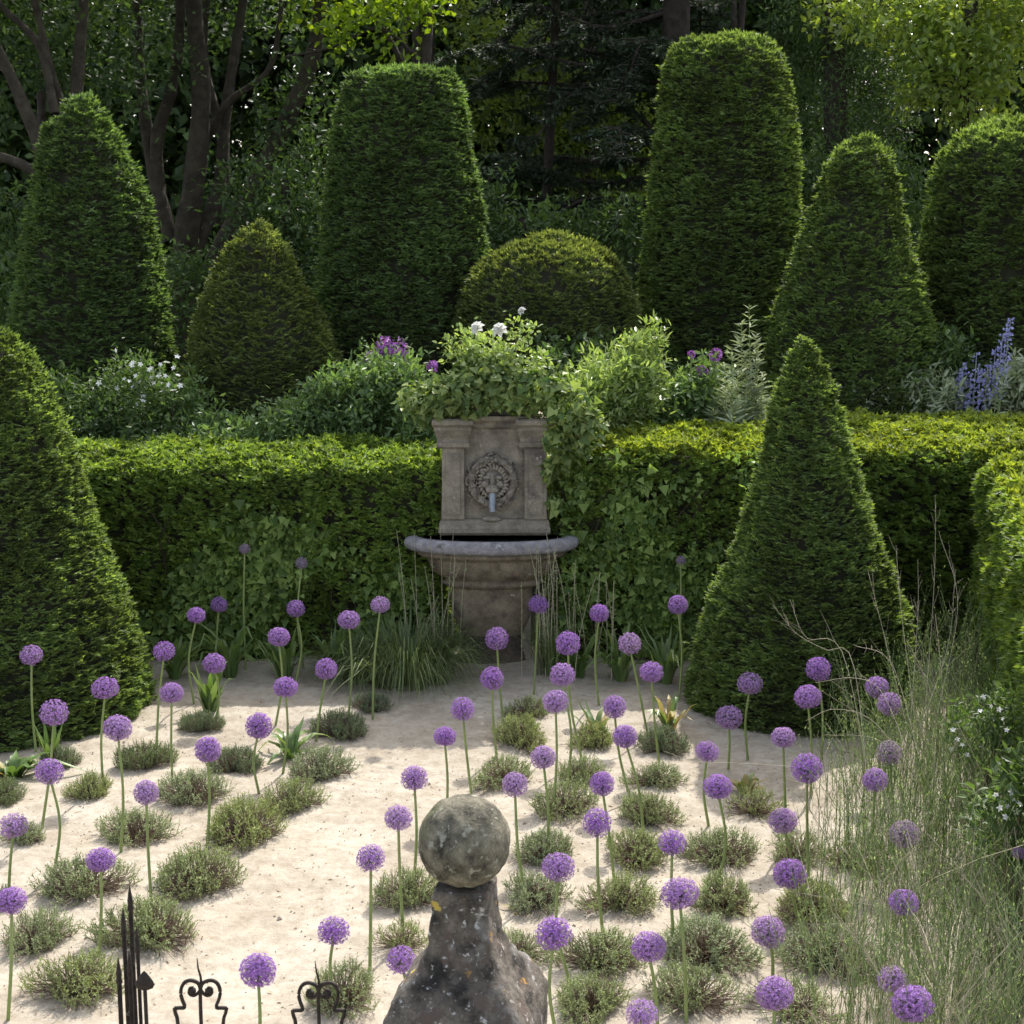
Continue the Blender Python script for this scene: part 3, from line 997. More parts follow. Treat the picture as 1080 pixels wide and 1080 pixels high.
add_leaves(g, P, D, nr, rng.uniform(.035, .06, n), .028, 0, fold=.5)
for a in th[::3]:
    add_ball(g, mc + [math.cos(a) * mr_, -.048, math.sin(a) * mr_ * 1.08], rng.uniform(.012, .02), 8, 6)
g.build('wreath', M['carving'], root)
# lion mask
g = Geo()
add_ball(g, mc + [0, .012, .0], .112, 32, 20, 0, (1, .45, 1.12), .06, 5)
add_ball(g, mc + [0, -.055, -.055], .052, 20, 12, 0, (1.15, .9, .8), .05, 9)       # muzzle
add_ball(g, mc + [0, -.085, -.030], .020, 12, 8, 0, (1.2, .8, .7))                 # nose
add_ball(g, mc + [0, -.060, .025], .026, 12, 10, 0, (.8, .8, 2.0))                 # bridge
for s in (-1, 1):
    add_ball(g, mc + [s * .046, -.055, .042], .030, 14, 8, 0, (1.25, .7, .5))      # brow
    add_ball(g, mc + [s * .043, -.052, .020], .014, 10, 8, 0)                      # eye
    add_ball(g, mc + [s * .060, -.046, -.018], .036, 12, 8, 0, (.9, .6, .9))       # cheek
    add_ball(g, mc + [s * .030, -.082, -.062], .024, 12, 8, 0, (1, .8, .8))        # whisker pad
    add_ball(g, mc + [s * .085, -.03, .09], .026, 10, 8, 0, (1, .6, 1))            # ear
add_ball(g, mc + [0, -.055, -.100], .022, 12, 8, 0, (1.3, .8, .7))                 # jaw
for i in range(26):                                                                # locks of the mane
    a = i / 26 * 2 * math.pi
    p0 = mc + np.array([math.cos(a) * .10, -.035, math.sin(a) * .115])
    p1 = mc + np.array([math.cos(a + .12) * .135, -.02, math.sin(a + .12) * .15])
    add_path(g, [p0, (p0 + p1) / 2 + [.008, -.018, .004], p1], .017, .007, 7, 6, 0)
g.build('lion_mask', M['carving'], root)
g = Geo()
sp = np.array([fx(519.5) - cx, -.10, fz(530)])
add_path(g, [mc + [0, -.06, -.085], sp + [0, -.012, .03], sp + [0, -.02, -.055]], .027, .025, 10, 12, 0)
g.build('spout', M['lead'], root)
g = Geo()
add_ball(g, np.array([fx(519.5) - cx, -.045, fz(546)]), .06, 16, 10, 0, (1.5, .6, .45), .05)
g.build('scallop', M['carving'], root)


def half(name, prof_px, mat, dy=.42, k=40, lump=.006):
    s = mpp(np.array([cx, YW - .2, 1.0]))
    pr = [(w * s, at(540, py, YW - dyy)[2]) for py, w, dyy in prof_px]
    g = Geo()
    add_lathe(g, pr, 0, 0, k, 0, 1.0, dy, math.pi, 2 * math.pi)
    V = g.v[0]
    for i in range(len(V)):
        V[i] *= 1 + lump * mnoise.fractal(Vector(V[i] * 9), 1.0, 2.0, 3) * np.array([1, 1, 0])
    # closed back
    m = len(pr)
    idx = np.arange(m * k).reshape(m, k)
    g.f.append((np.stack([idx[:-1, 0], idx[1:, 0], idx[1:, -1], idx[:-1, -1]], -1), 0, False))
    return g.build(name, mat, root)


# profile rows: pixel row of the silhouette, half width in pixels, distance in front of the plate used for its height
half('basin_rim', [(579.5, 78, 0), (578, 89, 0), (575, 92.5, 0), (571, 93.5, 0), (567, 92, 0), (565, 88, 0), (564.6, 80, 0), (568, 77, 0), (579, 76, 0)], M['stone_rim'])
half('basin_bowl', [(618, 45, 0), (616.5, 50, 0), (614, 54, 0), (612, 54, 0), (610.5, 49, 0), (609, 50, 0), (606, 57, 0), (602, 63, 0), (596, 67, 0), (589, 69, 0), (586, 70, 0), (585.4, 77, 0), (582, 81, 0), (579.6, 78, 0)], M['stone_stained'])
half('bowl_underside', [(668, 32, 0), (662, 35, 0), (652, 40, 0), (642, 43, 0), (630, 44.5, 0), (622, 43, 0), (618.1, 45, 0)], M['stone_stained'])
half('foot', [(712, 40, 0), (703, 40, 0), (700, 37, 0), (690, 35, 0), (676, 31, 0), (668.2, 32, 0)], M['stone_foot'])
g = Geo()
s = mpp(np.array([cx, YW - .2, 1.0]))
add_lathe(g, [(77 * s, fz(568.5)), (.001, fz(568.5))], 0, 0, 40, 0, 1, .42, math.pi, 2 * math.pi, False)
m, nt, N, Lk = new_mat('dark_basin_water')
pbn = N.new('ShaderNodeBsdfPrincipled')
pbn.inputs['Base Color'].default_value = (.012, .014, .01, 1)
pbn.inputs['Roughness'].default_value = .06
Lk.new(pbn.outputs[0], N.new('ShaderNodeOutputMaterial').inputs[0])
g.build('water', m, root)

# ------------------------------------------------------------------ gate pillar and its stone ball
YP = 4.75


def pz(py):
    return at(490, py, YP)[2]


sP = 5.03 / F
pc = at(491, 1000, YP)
root = empty('gate_pillar', (pc[0], YP, 0), -R(11))
tag(root, 'lichen-spotted dark stone pillar with a flared square cap, bottom centre', 'pillar')
prof = [(931, 32), (933, 34.5), (936, 35), (945, 35), (960, 36), (976, 38), (988, 40), (1000, 44.5), (1010, 51), (1020, 60), (1030, 71), (1040, 80), (1052, 87), (1064, 91), (1090, 93)]
zz = [pz(p[0]) - .0 for p in prof]
hw = [p[1] / 1.172 * sP for p in prof]
zz += [zz[-1] - .04, zz[-1] - .045, zz[-1] - .11, zz[-1] - .115, .03]
hw += [hw[-1], hw[-1] - .03, hw[-1] - .03, hw[-1] - .055, hw[-1] - .055]
zi = np.concatenate([np.linspace(zz[i], zz[i + 1], 5, endpoint=False) for i in range(len(zz) - 2)] + [np.linspace(zz[-2], zz[-1], 12)])
hi = np.interp(-zi, -np.array(zz), np.array(hw))
nn = 14
per = []
for a in range(4):
    for t in np.arange(nn) / nn:
        c0 = [(-1, -1), (1, -1), (1, 1), (-1, 1)][a]
        c1 = [(-1, -1), (1, -1), (1, 1), (-1, 1)][(a + 1) % 4]
        per.append((c0[0] + (c1[0] - c0[0]) * t, c0[1] + (c1[1] - c0[1]) * t))
per = np.array(per)
l4 = (np.abs(per) ** 14).sum(1, keepdims=True) ** (1 / 14)
per = per / l4                                     # softened arrises
k = len(per)
V = np.stack([hi[:, None] * per[:, 0], hi[:, None] * per[:, 1], np.repeat(zi[:, None], k, 1)], -1)
for i in range(V.shape[0]):
    for j in range(k):
        p = V[i, j]
        d = .010 * mnoise.fractal(Vector(p * 9), 1.0, 2.0, 5) + .006 * mnoise.noise(Vector(p * 30))
        nrm = np.array([p[0], p[1], .1])
        V[i, j] += unit(nrm) * d
idx = np.arange(V.shape[0] * k).reshape(V.shape[0], k)
g = Geo()
nx_ = np.roll(idx, -1, 1)
g.add(V.reshape(-1, 3), np.stack([idx[:-1], idx[1:], nx_[1:], nx_[:-1]], -1).reshape(-1, 4), 0, True)
g.add(V[0], [tuple(range(k))], 0)
g.build('pillar_body', M['pillar'], root)
g = Geo()
bc = at(490, 887, YP)
add_ball(g, np.zeros(3), 48.5 * mpp(bc), 96, 60, 0, (1, 1, 1), .035, 3.2)
o = g.build('stone_ball', M['ball'], root)
o.location = root.matrix_world.inverted() @ Vector(bc) if False else Matrix.Rotation(R(11), 3, 'Z') @ Vector((bc[0] - pc[0], bc[1] - YP, bc[2]))

# ------------------------------------------------------------------ iron gate with scrolls left of the pillar
YG = 4.72


def gp(u, v, off=0.0):
    """point of the enlarged detail view (3.857 x, from pixel 100, 930) on the gate plane"""
    return at(100 + u / 3.857 + off, 930 + v / 3.857, YG)


loc = np.array([at(275, 1060, YG)[0], YG, 0])
root = empty('iron_gate', loc)
tag(root, 'black wrought iron gate with two heart-scroll finials, left of the stone pillar', 'gate')
for off, dv in ((0, 0), (124.5, 10)):
    g = Geo()

    def q(l):
        return np.array([gp(u, v + dv, off) for u, v in l]) - loc
    add_path(g, q([(436, 640), (432, 560), (430, 500), (429, 440)]), .0062, .0062, 12, 6)
    add_path(g, q([(429, 440), (432, 412), (430, 385), (421, 355), (418, 330), (416, 312)]), .0058, .0012, 16, 6, cap=True)
    for s in (-1, 1):
        def mrr(l):
            return q([(430 + s * u, v) for u, v in l])
        add_path(g, mrr([(0, 438), (6, 418), (20, 406), (45, 401), (65, 410), (77, 430), (80, 455), (74, 480), (66, 500), (66, 512), (84, 513), (106, 514)]), .0062, .0062, 40, 6)
        add_path(g, mrr([(106, 514), (102, 535), (94, 560), (88, 640)]), .0062, .0062, 10, 6)
        add_path(g, mrr([(0, 438), (10, 452), (24, 462), (40, 460), (48, 447), (42, 432), (28, 430)]), .0058, .0045, 22, 6)
        c = q([(430 + s * 32, 443)])[0]
        add_ball(g, c, .0115, 12, 8)
    fo = g.build('scroll_finial', M['iron'], root)
g = Geo()
zr = gp(430, 640)[2]
zr2 = .25
for z_ in (zr - .01, zr2):
    g = Geo()
    add_box(g, -.62, .30, -.012, .012, z_ - .02, z_ + .02)
    g.build('rail', M['iron'], root)
for x in np.linspace(-.58, .27, 8):
    g = Geo()
    add_tubes(g, [[(x, 0, .08), (x, 0, zr - .03)]], .008, 8)
    g.build('bar', M['iron'], root)

# gate leaf seen edge-on: pickets in a line running away, with spear heads and one spade head
def dpt(px, py, Y):
    return at(px, py, Y)


root = empty('iron_gate', at(137, 1060, 4.9) * np.array([1, 1, 0]))
loc = np.array(root.location)
tag(root, 'rusty gate leaf seen edge-on with spear-headed pickets, at the bottom left', 'gate')
for px, pytop, py2, Y, w in ((136.5, 934, 1120, 5.1, .0080), (129.5, 958, 1120, 5.0, .0075), (144, 978, 1120, 4.95, .0065), (124.5, 1010, 1120, 4.85, .0080), (136.0, 1003, 1120, 4.8, .007)):
    g = Geo()
    top = dpt(px, pytop, Y) - loc
    xb = top[0] + (px - 137) * .0
    z0 = .06
    zt = top[2]
    pts = np.array([(xb, top[1], z0), (xb, top[1], zt - .09)])
    add_tubes(g, pts[None], np.full((1, 2), w), 6)
    o = g.build('picket', M['iron_lichen'], root)
    g = Geo()
    add_lathe(g, [(.004, zt - .10), (w * 1.5, zt - .085), (w * 1.1, zt - .07), (w * 1.25, zt - .055), (w * .8, zt - .03), (.0012, zt)], xb, top[1], 8)
    g.build('spear_head', M['iron'], o)
g = Geo()
tp = dpt(152, 1024, 4.72) - loc
zt = tp[2]
add_tubes(g, [[(tp[0], tp[1], .06), (tp[0], tp[1], zt - .055)]], .0065, 8)
o = g.build('picket', M['iron'], root)
g = Geo()
add_lathe(g, [(.002, zt - .068), (.012, zt - .064), (.026, zt - .058), (.031, zt - .047), (.028, zt - .036), (.018, zt - .02), (.008, zt - .007), (.001, zt)], tp[0], tp[1], 14, 0, 1, .35)
g.build('spade_head', M['iron'], o)
g = Geo()
p0, p1 = dpt(128, 1110, 4.7) - loc, dpt(141, 1110, 5.1) - loc
add_tubes(g, [[p0 - [0, .02, .02], p1 + [0, .02, .0]]], .014, 6)
g.build('rail', M['iron'], root)
g = Geo()
p0[2] = p1[2] = .2
add_tubes(g, [[p0 - [0, .02, 0], p1 + [0, .02, 0]]], .014, 6)
g.build('rail', M['iron'], root)
# ------------------------------------------------------------------ alliums
def floret_head(mat, nfl=300, seed=0, r=.080, open_=1.0):
    g = Geo()
    i = np.arange(nfl) + .5
    phi = np.arccos(1 - 2 * i / nfl)
    th = math.pi * (1 + 5 ** .5) * i
    d = np.stack([np.cos(th) * np.sin(phi), np.sin(th) * np.sin(phi), np.cos(phi)], 1)
    d = unit(d + rng.normal(0, .06, d.shape))
    rr = r * rng.uniform(.84, 1.0, nfl) * (1 - .10 * (d[:, 2] < -.75))
    c = d * rr[:, None]
    add_tubes(g, np.stack([d * .012, d * (rr * .55)[:, None] + rng.normal(0, .001, d.shape), c * .985], 1), .0007, 3, 1)
    a1 = unit(np.cross(d, rand_unit(nfl)))
    a2 = np.cross(d, a1)
    for k in range(6):
        a = k / 6 * 2 * math.pi
        D = a1 * math.cos(a) + a2 * math.sin(a) + d * rng.uniform(.05, .75, nfl)[:, None]
        add_leaves(g, c, D, d, rng.uniform(.010, .0145, nfl) * open_, .0045, 0, fold=.25)
    # stamens
    for k in range(3):
        D = d + rng.normal(0, .35, d.shape)
        add_leaves(g, c, D, a1, rng.uniform(.006, .011, nfl), .0013, 0, fold=0)
    # inner florets and pods so the ball is not hollow
    n2 = 150
    d2 = rand_unit(n2)
    for k in range(4):
        add_leaves(g, d2 * .052, rand_unit(n2), d2, .016, .006, 0)
    add_ball(g, (0, 0, 0), .016, 10, 6, 1)
    return g.mesh('flower_head', [mat, M['pedicel']])


HEADS = [floret_head(M['purple'], 300), floret_head(M['purple'], 250, open_=1.1), floret_head(M['purple'], 340), floret_head(M['purple'], 210, open_=.9), floret_head(M['purple'], 280, r=.086)]
FADED = floret_head(M['faded'], 200, open_=.8)


def allium(x, y, d, bx, by, label, faded=False, fixed=None, bot=None):
    if fixed:
        Y = fixed
    elif by is not None:
        Y = gnd(bx, by, .05)[1]
    else:
        dd = ray(x, y)
        Y = (.74 - H) / dd[2] * dd[1]
        bx = bx if bx is not None else x
    head = at(x, y, Y)
    s = mpp(head)
    z0 = sand_z(0, Y) - .02
    if by is None:
        bxw = at(bx, y + .70 / s * .93, Y)[0]
    else:
        bxw = gnd(bx, by, .05)[0]
    r = d * s / 2
    base = np.array([bxw, Y, z0])
    root = empty('allium', base)
    tag(root, label, 'allium', 'purple alliums in the sandy beds')
    ho = link('flower_head', FADED if faded else HEADS[rng.integers(5)], root)
    hp = head - base
    ho.location = tuple(hp)
    k_ = r / .083
    ho.scale = (k_ * rng.uniform(.95, 1.05), k_ * rng.uniform(.95, 1.05), k_ * rng.uniform(.86, 1.02))
    ho.rotation_euler = (rng.normal(0, .12), rng.normal(0, .12), rng.uniform(0, 6.28))
    g = Geo()
    bend = rng.normal(0, .026, 2)
    p = [np.zeros(3), hp * .5 + np.array([bend[0], bend[1], 0]), hp - np.array([0, 0, r * .25])]
    add_path(g, p, .0095, .0070, 12, 7)
    g.build('stem', M['stem'], root)
    return root, hp[2]


A = [
    (318, 594, 14, 320, None, 'faded brownish allium against the ivy, above the upright purple one left of the fountain', 1, 13.0),
    (258, 579, 12, 258, None, 'highest small pale allium before the left ivy hedge', 1, 13.0),
    (207, 649, 20, 205, 742, 'allium above the strap-leaf clump, just left of the furthest one by the left ivy'),
    (231, 638, 17, 228, 715, 'small allium close before the left ivy hedge, over an arching strap leaf'),
    (312, 642, 20, 311, 722, 'allium close to the left ivy hedge, above the middle strap-leaf clump'),
    (294, 672, 24, 290, 765, 'allium just below and left of the one nearest the left ivy strap leaves'),
    (368, 654, 24, 367, 757, 'left one of the two tall alliums before the grass left of the fountain'),
    (401, 638, 21, 393, 758, 'right one of the two tall alliums before the grass left of the fountain'),
    (173, 687, 25, 165, 785, 'allium just right of the big cut-off cone, at the edge of its foliage'),
    (226, 700, 25, 226, 765, 'allium standing over the green strap leaves in the left bed'),
    (344, 706, 23, 333, 782, 'leaning allium left of the path, below the two tall grass-side ones'),
    (33, 691, 25, 38, 794, 'allium before the big cut-off cone, upper one near the left picture edge'),
    (0, 676, 21, 2, None, 'allium cut in half by the left picture edge before the big cone'),
    (111, 726, 27, 109, 832, 'allium before the right side of the big cut-off cone'),
    (57, 752, 31, 44, 872, 'wide allium before the middle of the big cut-off cone'),
    (181, 731, 26, 182, 830, 'allium right of the big cut-off cone, over the dark green shrublets'),
    (301, 725, 26, 298, 815, 'allium in the left bed over the shrublet nearest the path bend'),
    (124, 768, 31, 127, 900, 'tall allium with a browned lower stem, below the right foot of the big cone'),
    (273, 766, 30, 274, 838, 'allium in the left bed right of the dark green shrublet pair'),
    (219, 791, 29, 218, 896, 'allium in the middle of the left bed, over the shrublet beside the path'),
    (52, 814, 30, 57, 920, 'allium directly below the wide one before the big cone'),
    (154, 836, 28, 160, 955, 'allium in the left bed between the tall brown-stemmed one and the iron pickets'),
    (14, 871, 32, 9, 938, 'upper one of two big alliums at the lower left picture edge'),
    (106, 907, 31, 104, 1008, 'allium just above and left of the iron pickets'),
    (12, 950, 32, 8, 1075, 'lower one of two big alliums at the lower left picture edge'),
    (272, 1024, 39, 273, 1105, 'low allium between the two iron scroll finials'),
    (352, 982, 35, 358, 1062, 'allium just above the right iron scroll finial'),
    (391, 905, 32, 390, 1022, 'allium on the path edge left of the stone ball, leftmost of three'),
    (420, 863, 32, 426, 992, 'middle one of the three alliums stepping up left of the stone ball'),
    (437, 821, 28, 437, 925, 'allium just above the left shoulder of the stone ball'),
    (469, 777, 25, 471, 862, 'allium directly above the top of the stone ball, on the path'),
    (488, 748, 28, 498, 842, 'allium on the path edge, second step up from above the stone ball'),
    (519, 716, 25, 524, 798, 'lower one of the two alliums straight before the fountain foot'),
    (524, 674, 24, 531, 760, 'upper one of the two alliums straight before the fountain foot'),
    (568, 638, 22, 563, 733, 'allium right beside the fountain foot, before its right edge'),
    (599, 679, 25, 614, 800, 'allium right of the fountain foot with a stem slanting to the right'),
    (632, 647, 22, 632, 745, 'allium against the right ivy hedge, midway between fountain and sharp cone'),
    (593, 712, 27, 598, 830, 'upper one of two nearly touching alliums in the middle of the right bed'),
    (586, 740, 28, 582, 862, 'lower one of two nearly touching alliums in the middle of the right bed'),
    (664, 679, 25, 684, 777, 'allium before the strap leaves left of the sharp cone, stem slanting right'),
    (687, 709, 26, 696, 810, 'allium over the yellowed leaves beside the left foot of the sharp cone'),
    (648, 746, 26, 666, 845, 'upper one of two close alliums in the bed left of the sharp cone'),
    (659, 777, 27, 679, 882, 'lower one of two close alliums in the bed left of the sharp cone'),
    (715, 638, 22, 716, 738, 'allium against the left edge of the sharp cone, near its foot'),
    (718, 591, 11, 717, None, 'tiny faded allium before the hedge, left edge of the sharp cone', 1, 13.05),
    (573, 799, 27, 577, 905, 'allium in the right bed above and right of the stone ball, third step up'),
    (543, 828, 27, 556, 955, 'allium just right of the top of the stone ball'),
    (635, 827, 28, 648, 928, 'upper one of a slanting pair in the right bed, level with the stone ball top'),
    (630, 868, 32, 636, 984, 'lower one of a slanting pair in the right bed, level with the stone ball'),
    (589, 915, 33, 603, 1040, 'allium right of the neck of the stone pillar'),
    (584, 985, 37, 587, 1090, 'allium beside the right shoulder of the stone pillar cap'),
    (423, 1013, 33, 452, 1085, 'tilted allium leaning on the left shoulder of the stone pillar'),
    (709, 889, 32, 712, 1003, 'upper one of a stacked pair right of the picture centre, below the grey sand patch'),
    (717, 943, 38, 724, 1078, 'big allium at the bottom with a thick straight stem, lower of a stacked pair'),
    (684, 999, 38, 694, 1090, 'big allium near the bottom edge, right of the stone pillar shrublets'),
    (677, 1070, 36, 682, None, 'allium cut by the bottom edge, right of the stone pillar'),
    (791, 721, 28, 789, 802, 'upper left one of the alliums before the foot of the sharp cone'),
    (769, 757, 28, 768, 812, 'allium before the left foot of the sharp cone, below its upper neighbour'),
    (746, 793, 26, 748, 872, 'allium on the shaded sand below the left foot of the sharp cone'),
    (863, 706, 25, 866, None, 'highest allium before the right half of the sharp cone'),
    (852, 735, 28, 855, None, 'allium just below the highest one before the right half of the sharp cone'),
    (826, 778, 27, 830, None, 'allium below the middle of the sharp cone foot, in thin dead stalks'),
    (851, 811, 32, 853, None, 'broad allium half veiled by thin stems under the sharp cone'),
    (757, 830, 32, 756, 938, 'dark allium on a thick stem below the shaded sand left of the wild stems'),
    (925, 725, 26, 928, None, 'upper one of an overlapping pair right of the sharp cone foot'),
    (938, 743, 26, 941, None, 'lower one of an overlapping pair right of the sharp cone foot'),
    (938, 795, 29, 941, None, 'washed-out allium veiled by wild stems right of the sharp cone', 1),
    (923, 823, 27, 926, None, 'allium veiled by wild stems, just below the washed-out one'),
    (826, 866, 33, 836, 912, 'allium at the left edge of the wild stems, upper of three in a column'),
    (833, 922, 35, 844, 978, 'allium at the left edge of the wild stems, middle of three in a column'),
    (810, 983, 37, 815, 1033, 'allium at the left edge of the wild stems, lowest but one of the column'),
    (817, 1048, 42, 818, None, 'biggest allium in the bottom right, near the lower picture edge'),
    (954, 880, 34, 957, None, 'pale spent allium deep among the wild stems at right', 1),
    (953, 952, 33, 955, None, 'allium among the wild stems, below the pale spent one'),
    (941, 1033, 34, 943, None, 'upper one of an overlapping pair in the bottom right corner stems'),
    (962, 1059, 45, 965, None, 'lower one of an overlapping pair cut by the bottom right edge'),
]
for t in A:
    fd = len(t) > 6 and t[6]
    fx_ = t[7] if len(t) > 7 else None
    r_, h_ = allium(*t[:6], faded=fd, fixed=fx_)
    if not .45 < h_ < 1.15:
        print('ALLIUM HEIGHT', t[:5], round(float(h_), 2))

# ------------------------------------------------------------------ low grey-green shrublets
def shrublet(mat, seed, nsh=430, loose=.35):
    """dome of upright leafy shoots, radius .25, height about .24"""
    n = nsh
    u = rng.random(n)
    phi = np.arccos(1 - u * .97)
    th = rng.random(n) * 6.283
    wob = 1 + .20 * np.sin(th * 2 + seed * 1.7) + .16 * np.sin(th * 3 + seed) + .12 * np.sin(th * 5 + seed * 2.3) * np.sin(phi * 4 + seed)
    rad = rng.uniform(.80, 1.06, n)
    T = np.stack([np.cos(th) * np.sin(phi) * .25 * wob, np.sin(th) * np.sin(phi) * .25 * wob, .02 + np.cos(phi) * .17], 1) * rad[:, None]
    B = T * np.array([.25, .25, 0]) + np.array([0, 0, .0])
    dead = (np.abs(((th - seed * 1.9) % 6.283) - .8) < .42) & (rng.random(n) < .8)
    d = unit(unit(T + np.array([0, 0, .05])) * .55 + np.array([0, 0, .7]) + rng.normal(0, loose, (n, 3)))
    ln = rng.uniform(.05, .11, n)
    E = T + d * (ln * .65)[:, None]
    root_ = T - d * (ln * .4)[:, None]
    root_[:, 2] = np.maximum(root_[:, 2], .012)
    g = Geo()
    K = 15
    for k in range(K):
        t = (k + rng.random(n)) / K
        P = root_ + (E - root_) * t[:, None]
        D = d * .75 + rng.normal(0, .6, (n, 3))
        kk = ~dead & (t > .15 * rng.random(n))
        add_leaves(g, P[kk], D[kk], (d + rng.normal(0, .6, (n, 3)))[kk], (rng.uniform(.018, .034, n) * (1.15 - .4 * t))[kk], rng.uniform(.0042, .0068, n)[kk], 0)
    fol = g.mesh('foliage', [mat])
    g = Geo()
    mid = (B + root_) / 2 + np.array([0, 0, .02]) + rng.normal(0, .012, (n, 3))
    mid[:, 2] = np.maximum(mid[:, 2], .01)
    add_tubes(g, np.stack([B, mid, root_, E - d * .008], 1), np.array([[.0035, .0028, .002, .001]]), 4, 0)
    tw = g.mesh('twigs', [M['twig']])
    return fol, tw


LAV = [shrublet(M['lav'], s_, n_, l_) for s_, n_, l_ in ((1, 420, .35), (2, 360, .4), (3, 460, .3), (4, 290, .5), (9, 330, .42), (11, 400, .38))]
LAVD = [shrublet(M['lav_dark'], s, 520, .25) for s in (5, 6)]
LAVS = [shrublet(M['lav'], 8, 190, .6)]


def shrub(px, py, w, h, label, kind='l'):
    # the lower edge of the blob is where the foliage meets the sand in front
    fr = gnd(px, py + h * .46, .04)
    c = gnd(px, py + h * .20, .04)
    sc_ = w * mpp(c) / .56
    protos = {'l': LAV, 'd': LAVD, 's': LAVS}[kind]
    fol, tw = protos[rng.integers(len(protos))]
    o = empty('grey_shrublet', (c[0], c[1], sand_z(c[0], c[1]) - .008), rng.uniform(0, 6.28))
    tag(o, label, 'shrub', 'low shrublets planted in the sand')
    hh = np.clip(h * .95 * mpp(c) / (.26 * 1.15), .7 * sc_, 1.15 * sc_)
    o.scale = (sc_ * rng.uniform(.9, 1.1), sc_ * rng.uniform(.85, 1.1), hh)
    link('foliage', fol, o)
    link('twigs', tw, o)


ORD = ['nearest', 'second', 'third', 'fourth', 'fifth', 'sixth', 'seventh', 'eighth']


def row(items, where, kind_words='grey-green shrublet'):
    """items from the front to the back"""
    for k, it in enumerate(items):
        kd = it[4] if len(it) > 4 else 'l'
        col = {'l': 'grey-green shrublet', 'd': 'dark green shrublet', 's': 'thin straggly shrublet'}[kd]
        lab = it[5] if len(it) > 5 else (('%s, %s to the camera in %s' % (col, ORD[k], where)) if k == 0 else ('%s, %s from the front in %s' % (col, ORD[k], where)))
        shrub(*it[:4], lab, kd)


row([(83, 1036, 96, 60), (157, 981, 98, 60), (207, 928, 95, 62), (257, 872, 92, 70), (305, 842, 68, 46), (336, 808, 70, 56), (360, 769, 58, 36, 'd'), (392, 744, 40, 24, 'd')],
    'the row lining the left path edge')
row([(38, 984, 82, 56), (88, 930, 92, 52), (142, 876, 76, 44), (202, 835, 76, 44), (250, 802, 56, 52, 'd'), (211, 765, 44, 30, 'd')],
    'the second row left of the path')
row([(-6, 945, 50, 50), (26, 880, 44, 42), (94, 832, 54, 38), (152, 801, 56, 42, 'd'), (64, 800, 42, 34, 'd'), (0, 838, 50, 40, 'd')],
    'the row beside the left picture edge')
row([(362, 1046, 90, 62, 'l', 'grey-green shrublet behind the right iron scroll finial'), (424, 990, 62, 54, 's', 'thin grassy shrublet left of the pillar cap'),
     (430, 940, 78, 48, 'l', 'grey-green shrublet left of the stone ball'), (466, 892, 50, 40, 's', 'thin shrublet half hidden behind the stone ball'),
     (530, 817, 72, 42), (548, 775, 64, 46), (557, 748, 48, 34)], 'the row along the right path edge')
row([(550, 1002, 60, 40, 'l', 'grey-green shrublet just behind the right flank of the pillar cap'), (566, 944, 80, 46), (576, 899, 74, 42), (596, 848, 74, 46), (611, 816, 60, 34, 'l'), (624, 779, 52, 36)],
    'the second row right of the path')
row([(622, 1056, 84, 48), (633, 1007, 92, 54), (655, 948, 90, 46), (672, 899, 74, 44), (683, 857, 64, 42), (691, 822, 68, 30), (699, 785, 56, 34, 'd')],
    'the third row right of the path')
row([(728, 1048, 98, 58), (746, 998, 102, 52), (763, 946, 82, 50), (760, 897, 78, 46), (795, 850, 60, 44, 's')], 'the fourth row right of the path')
row([(840, 1062, 120, 44, 's'), (872, 1004, 112, 54), (856, 955, 92, 48), (842, 896, 80, 44, 's'), (905, 905, 80, 44, 's')], 'the row among the wild stems at right')


# ------------------------------------------------------------------ strap-leaved clumps
def strap_clump(name, label, px, py, n, L, W, mat, cat='plant', spread=.6, lift=1.1, droop=.7, seed=0, group=None, lo_r=.05, mats=None, frac=0):
    base = gnd(px, py, .04)
    g = Geo()
    th = rng.random(n) * 6.283
    l = L * rng.uniform(.55, 1.2, n)
    out = np.stack([np.cos(th), np.sin(th), np.zeros(n)], 1)
    p0 = out * rng.random((n, 1)) * lo_r
    sp = rng.uniform(.25, 1, n)[:, None] * spread
    S = np.cross(out, np.array([0, 0, 1.0]))
    m = 6
    pts = []
    for k in range(m):
        t = k / (m - 1)
        z = lift * t - droop * t * t * rng.uniform(.75, 1.2, (n, 1)) * (.4 + sp)
        pts.append(p0 + (out * sp * (t ** 1.4) + np.array([0, 0, 1.0]) * z) * l[:, None])
    pts = np.stack(pts, 1)
    pts[:, :, 2] = np.maximum(pts[:, :, 2], .006)
    w = np.array([.7, 1, 1, .85, .5, .04])[None, :, None] * (W * (1.35 if W > .02 else 1) * rng.uniform(.7, 1.2, n))[:, None, None] * .5
    V = np.stack([pts - S[:, None] * w, pts + np.array([0, 0, -1.0]) * w * .35, pts + S[:, None] * w], 2)
    idx = np.arange(n * m * 3).reshape(n, m, 3)
    Fc = np.concatenate([np.stack([idx[:, :-1, a], idx[:, :-1, a + 1], idx[:, 1:, a + 1], idx[:, 1:, a]], -1).reshape(-1, 4) for a in (0, 1)])
    if mats is None:
        g.add(V.reshape(-1, 3), Fc, 0, True)
        ml = [mat]
    else:
        cut = int(n * frac)
        one = np.concatenate([np.arange(len(Fc) // 2).reshape(n, m - 1)[:cut].ravel(), len(Fc) // 2 + np.arange(len(Fc) // 2).reshape(n, m - 1)[:cut].ravel()])
        msk = np.zeros(len(Fc), bool)
        msk[one] = True
        g.add(V.reshape(-1, 3), Fc[~msk], 0, True)
        g.f.append((Fc[msk], 1, True))
        ml = [mat, mats]
    o = g.build(name, ml)
    o.location = tuple(base - [0, 0, .01])
    tag(o, label, cat, group)
    return o


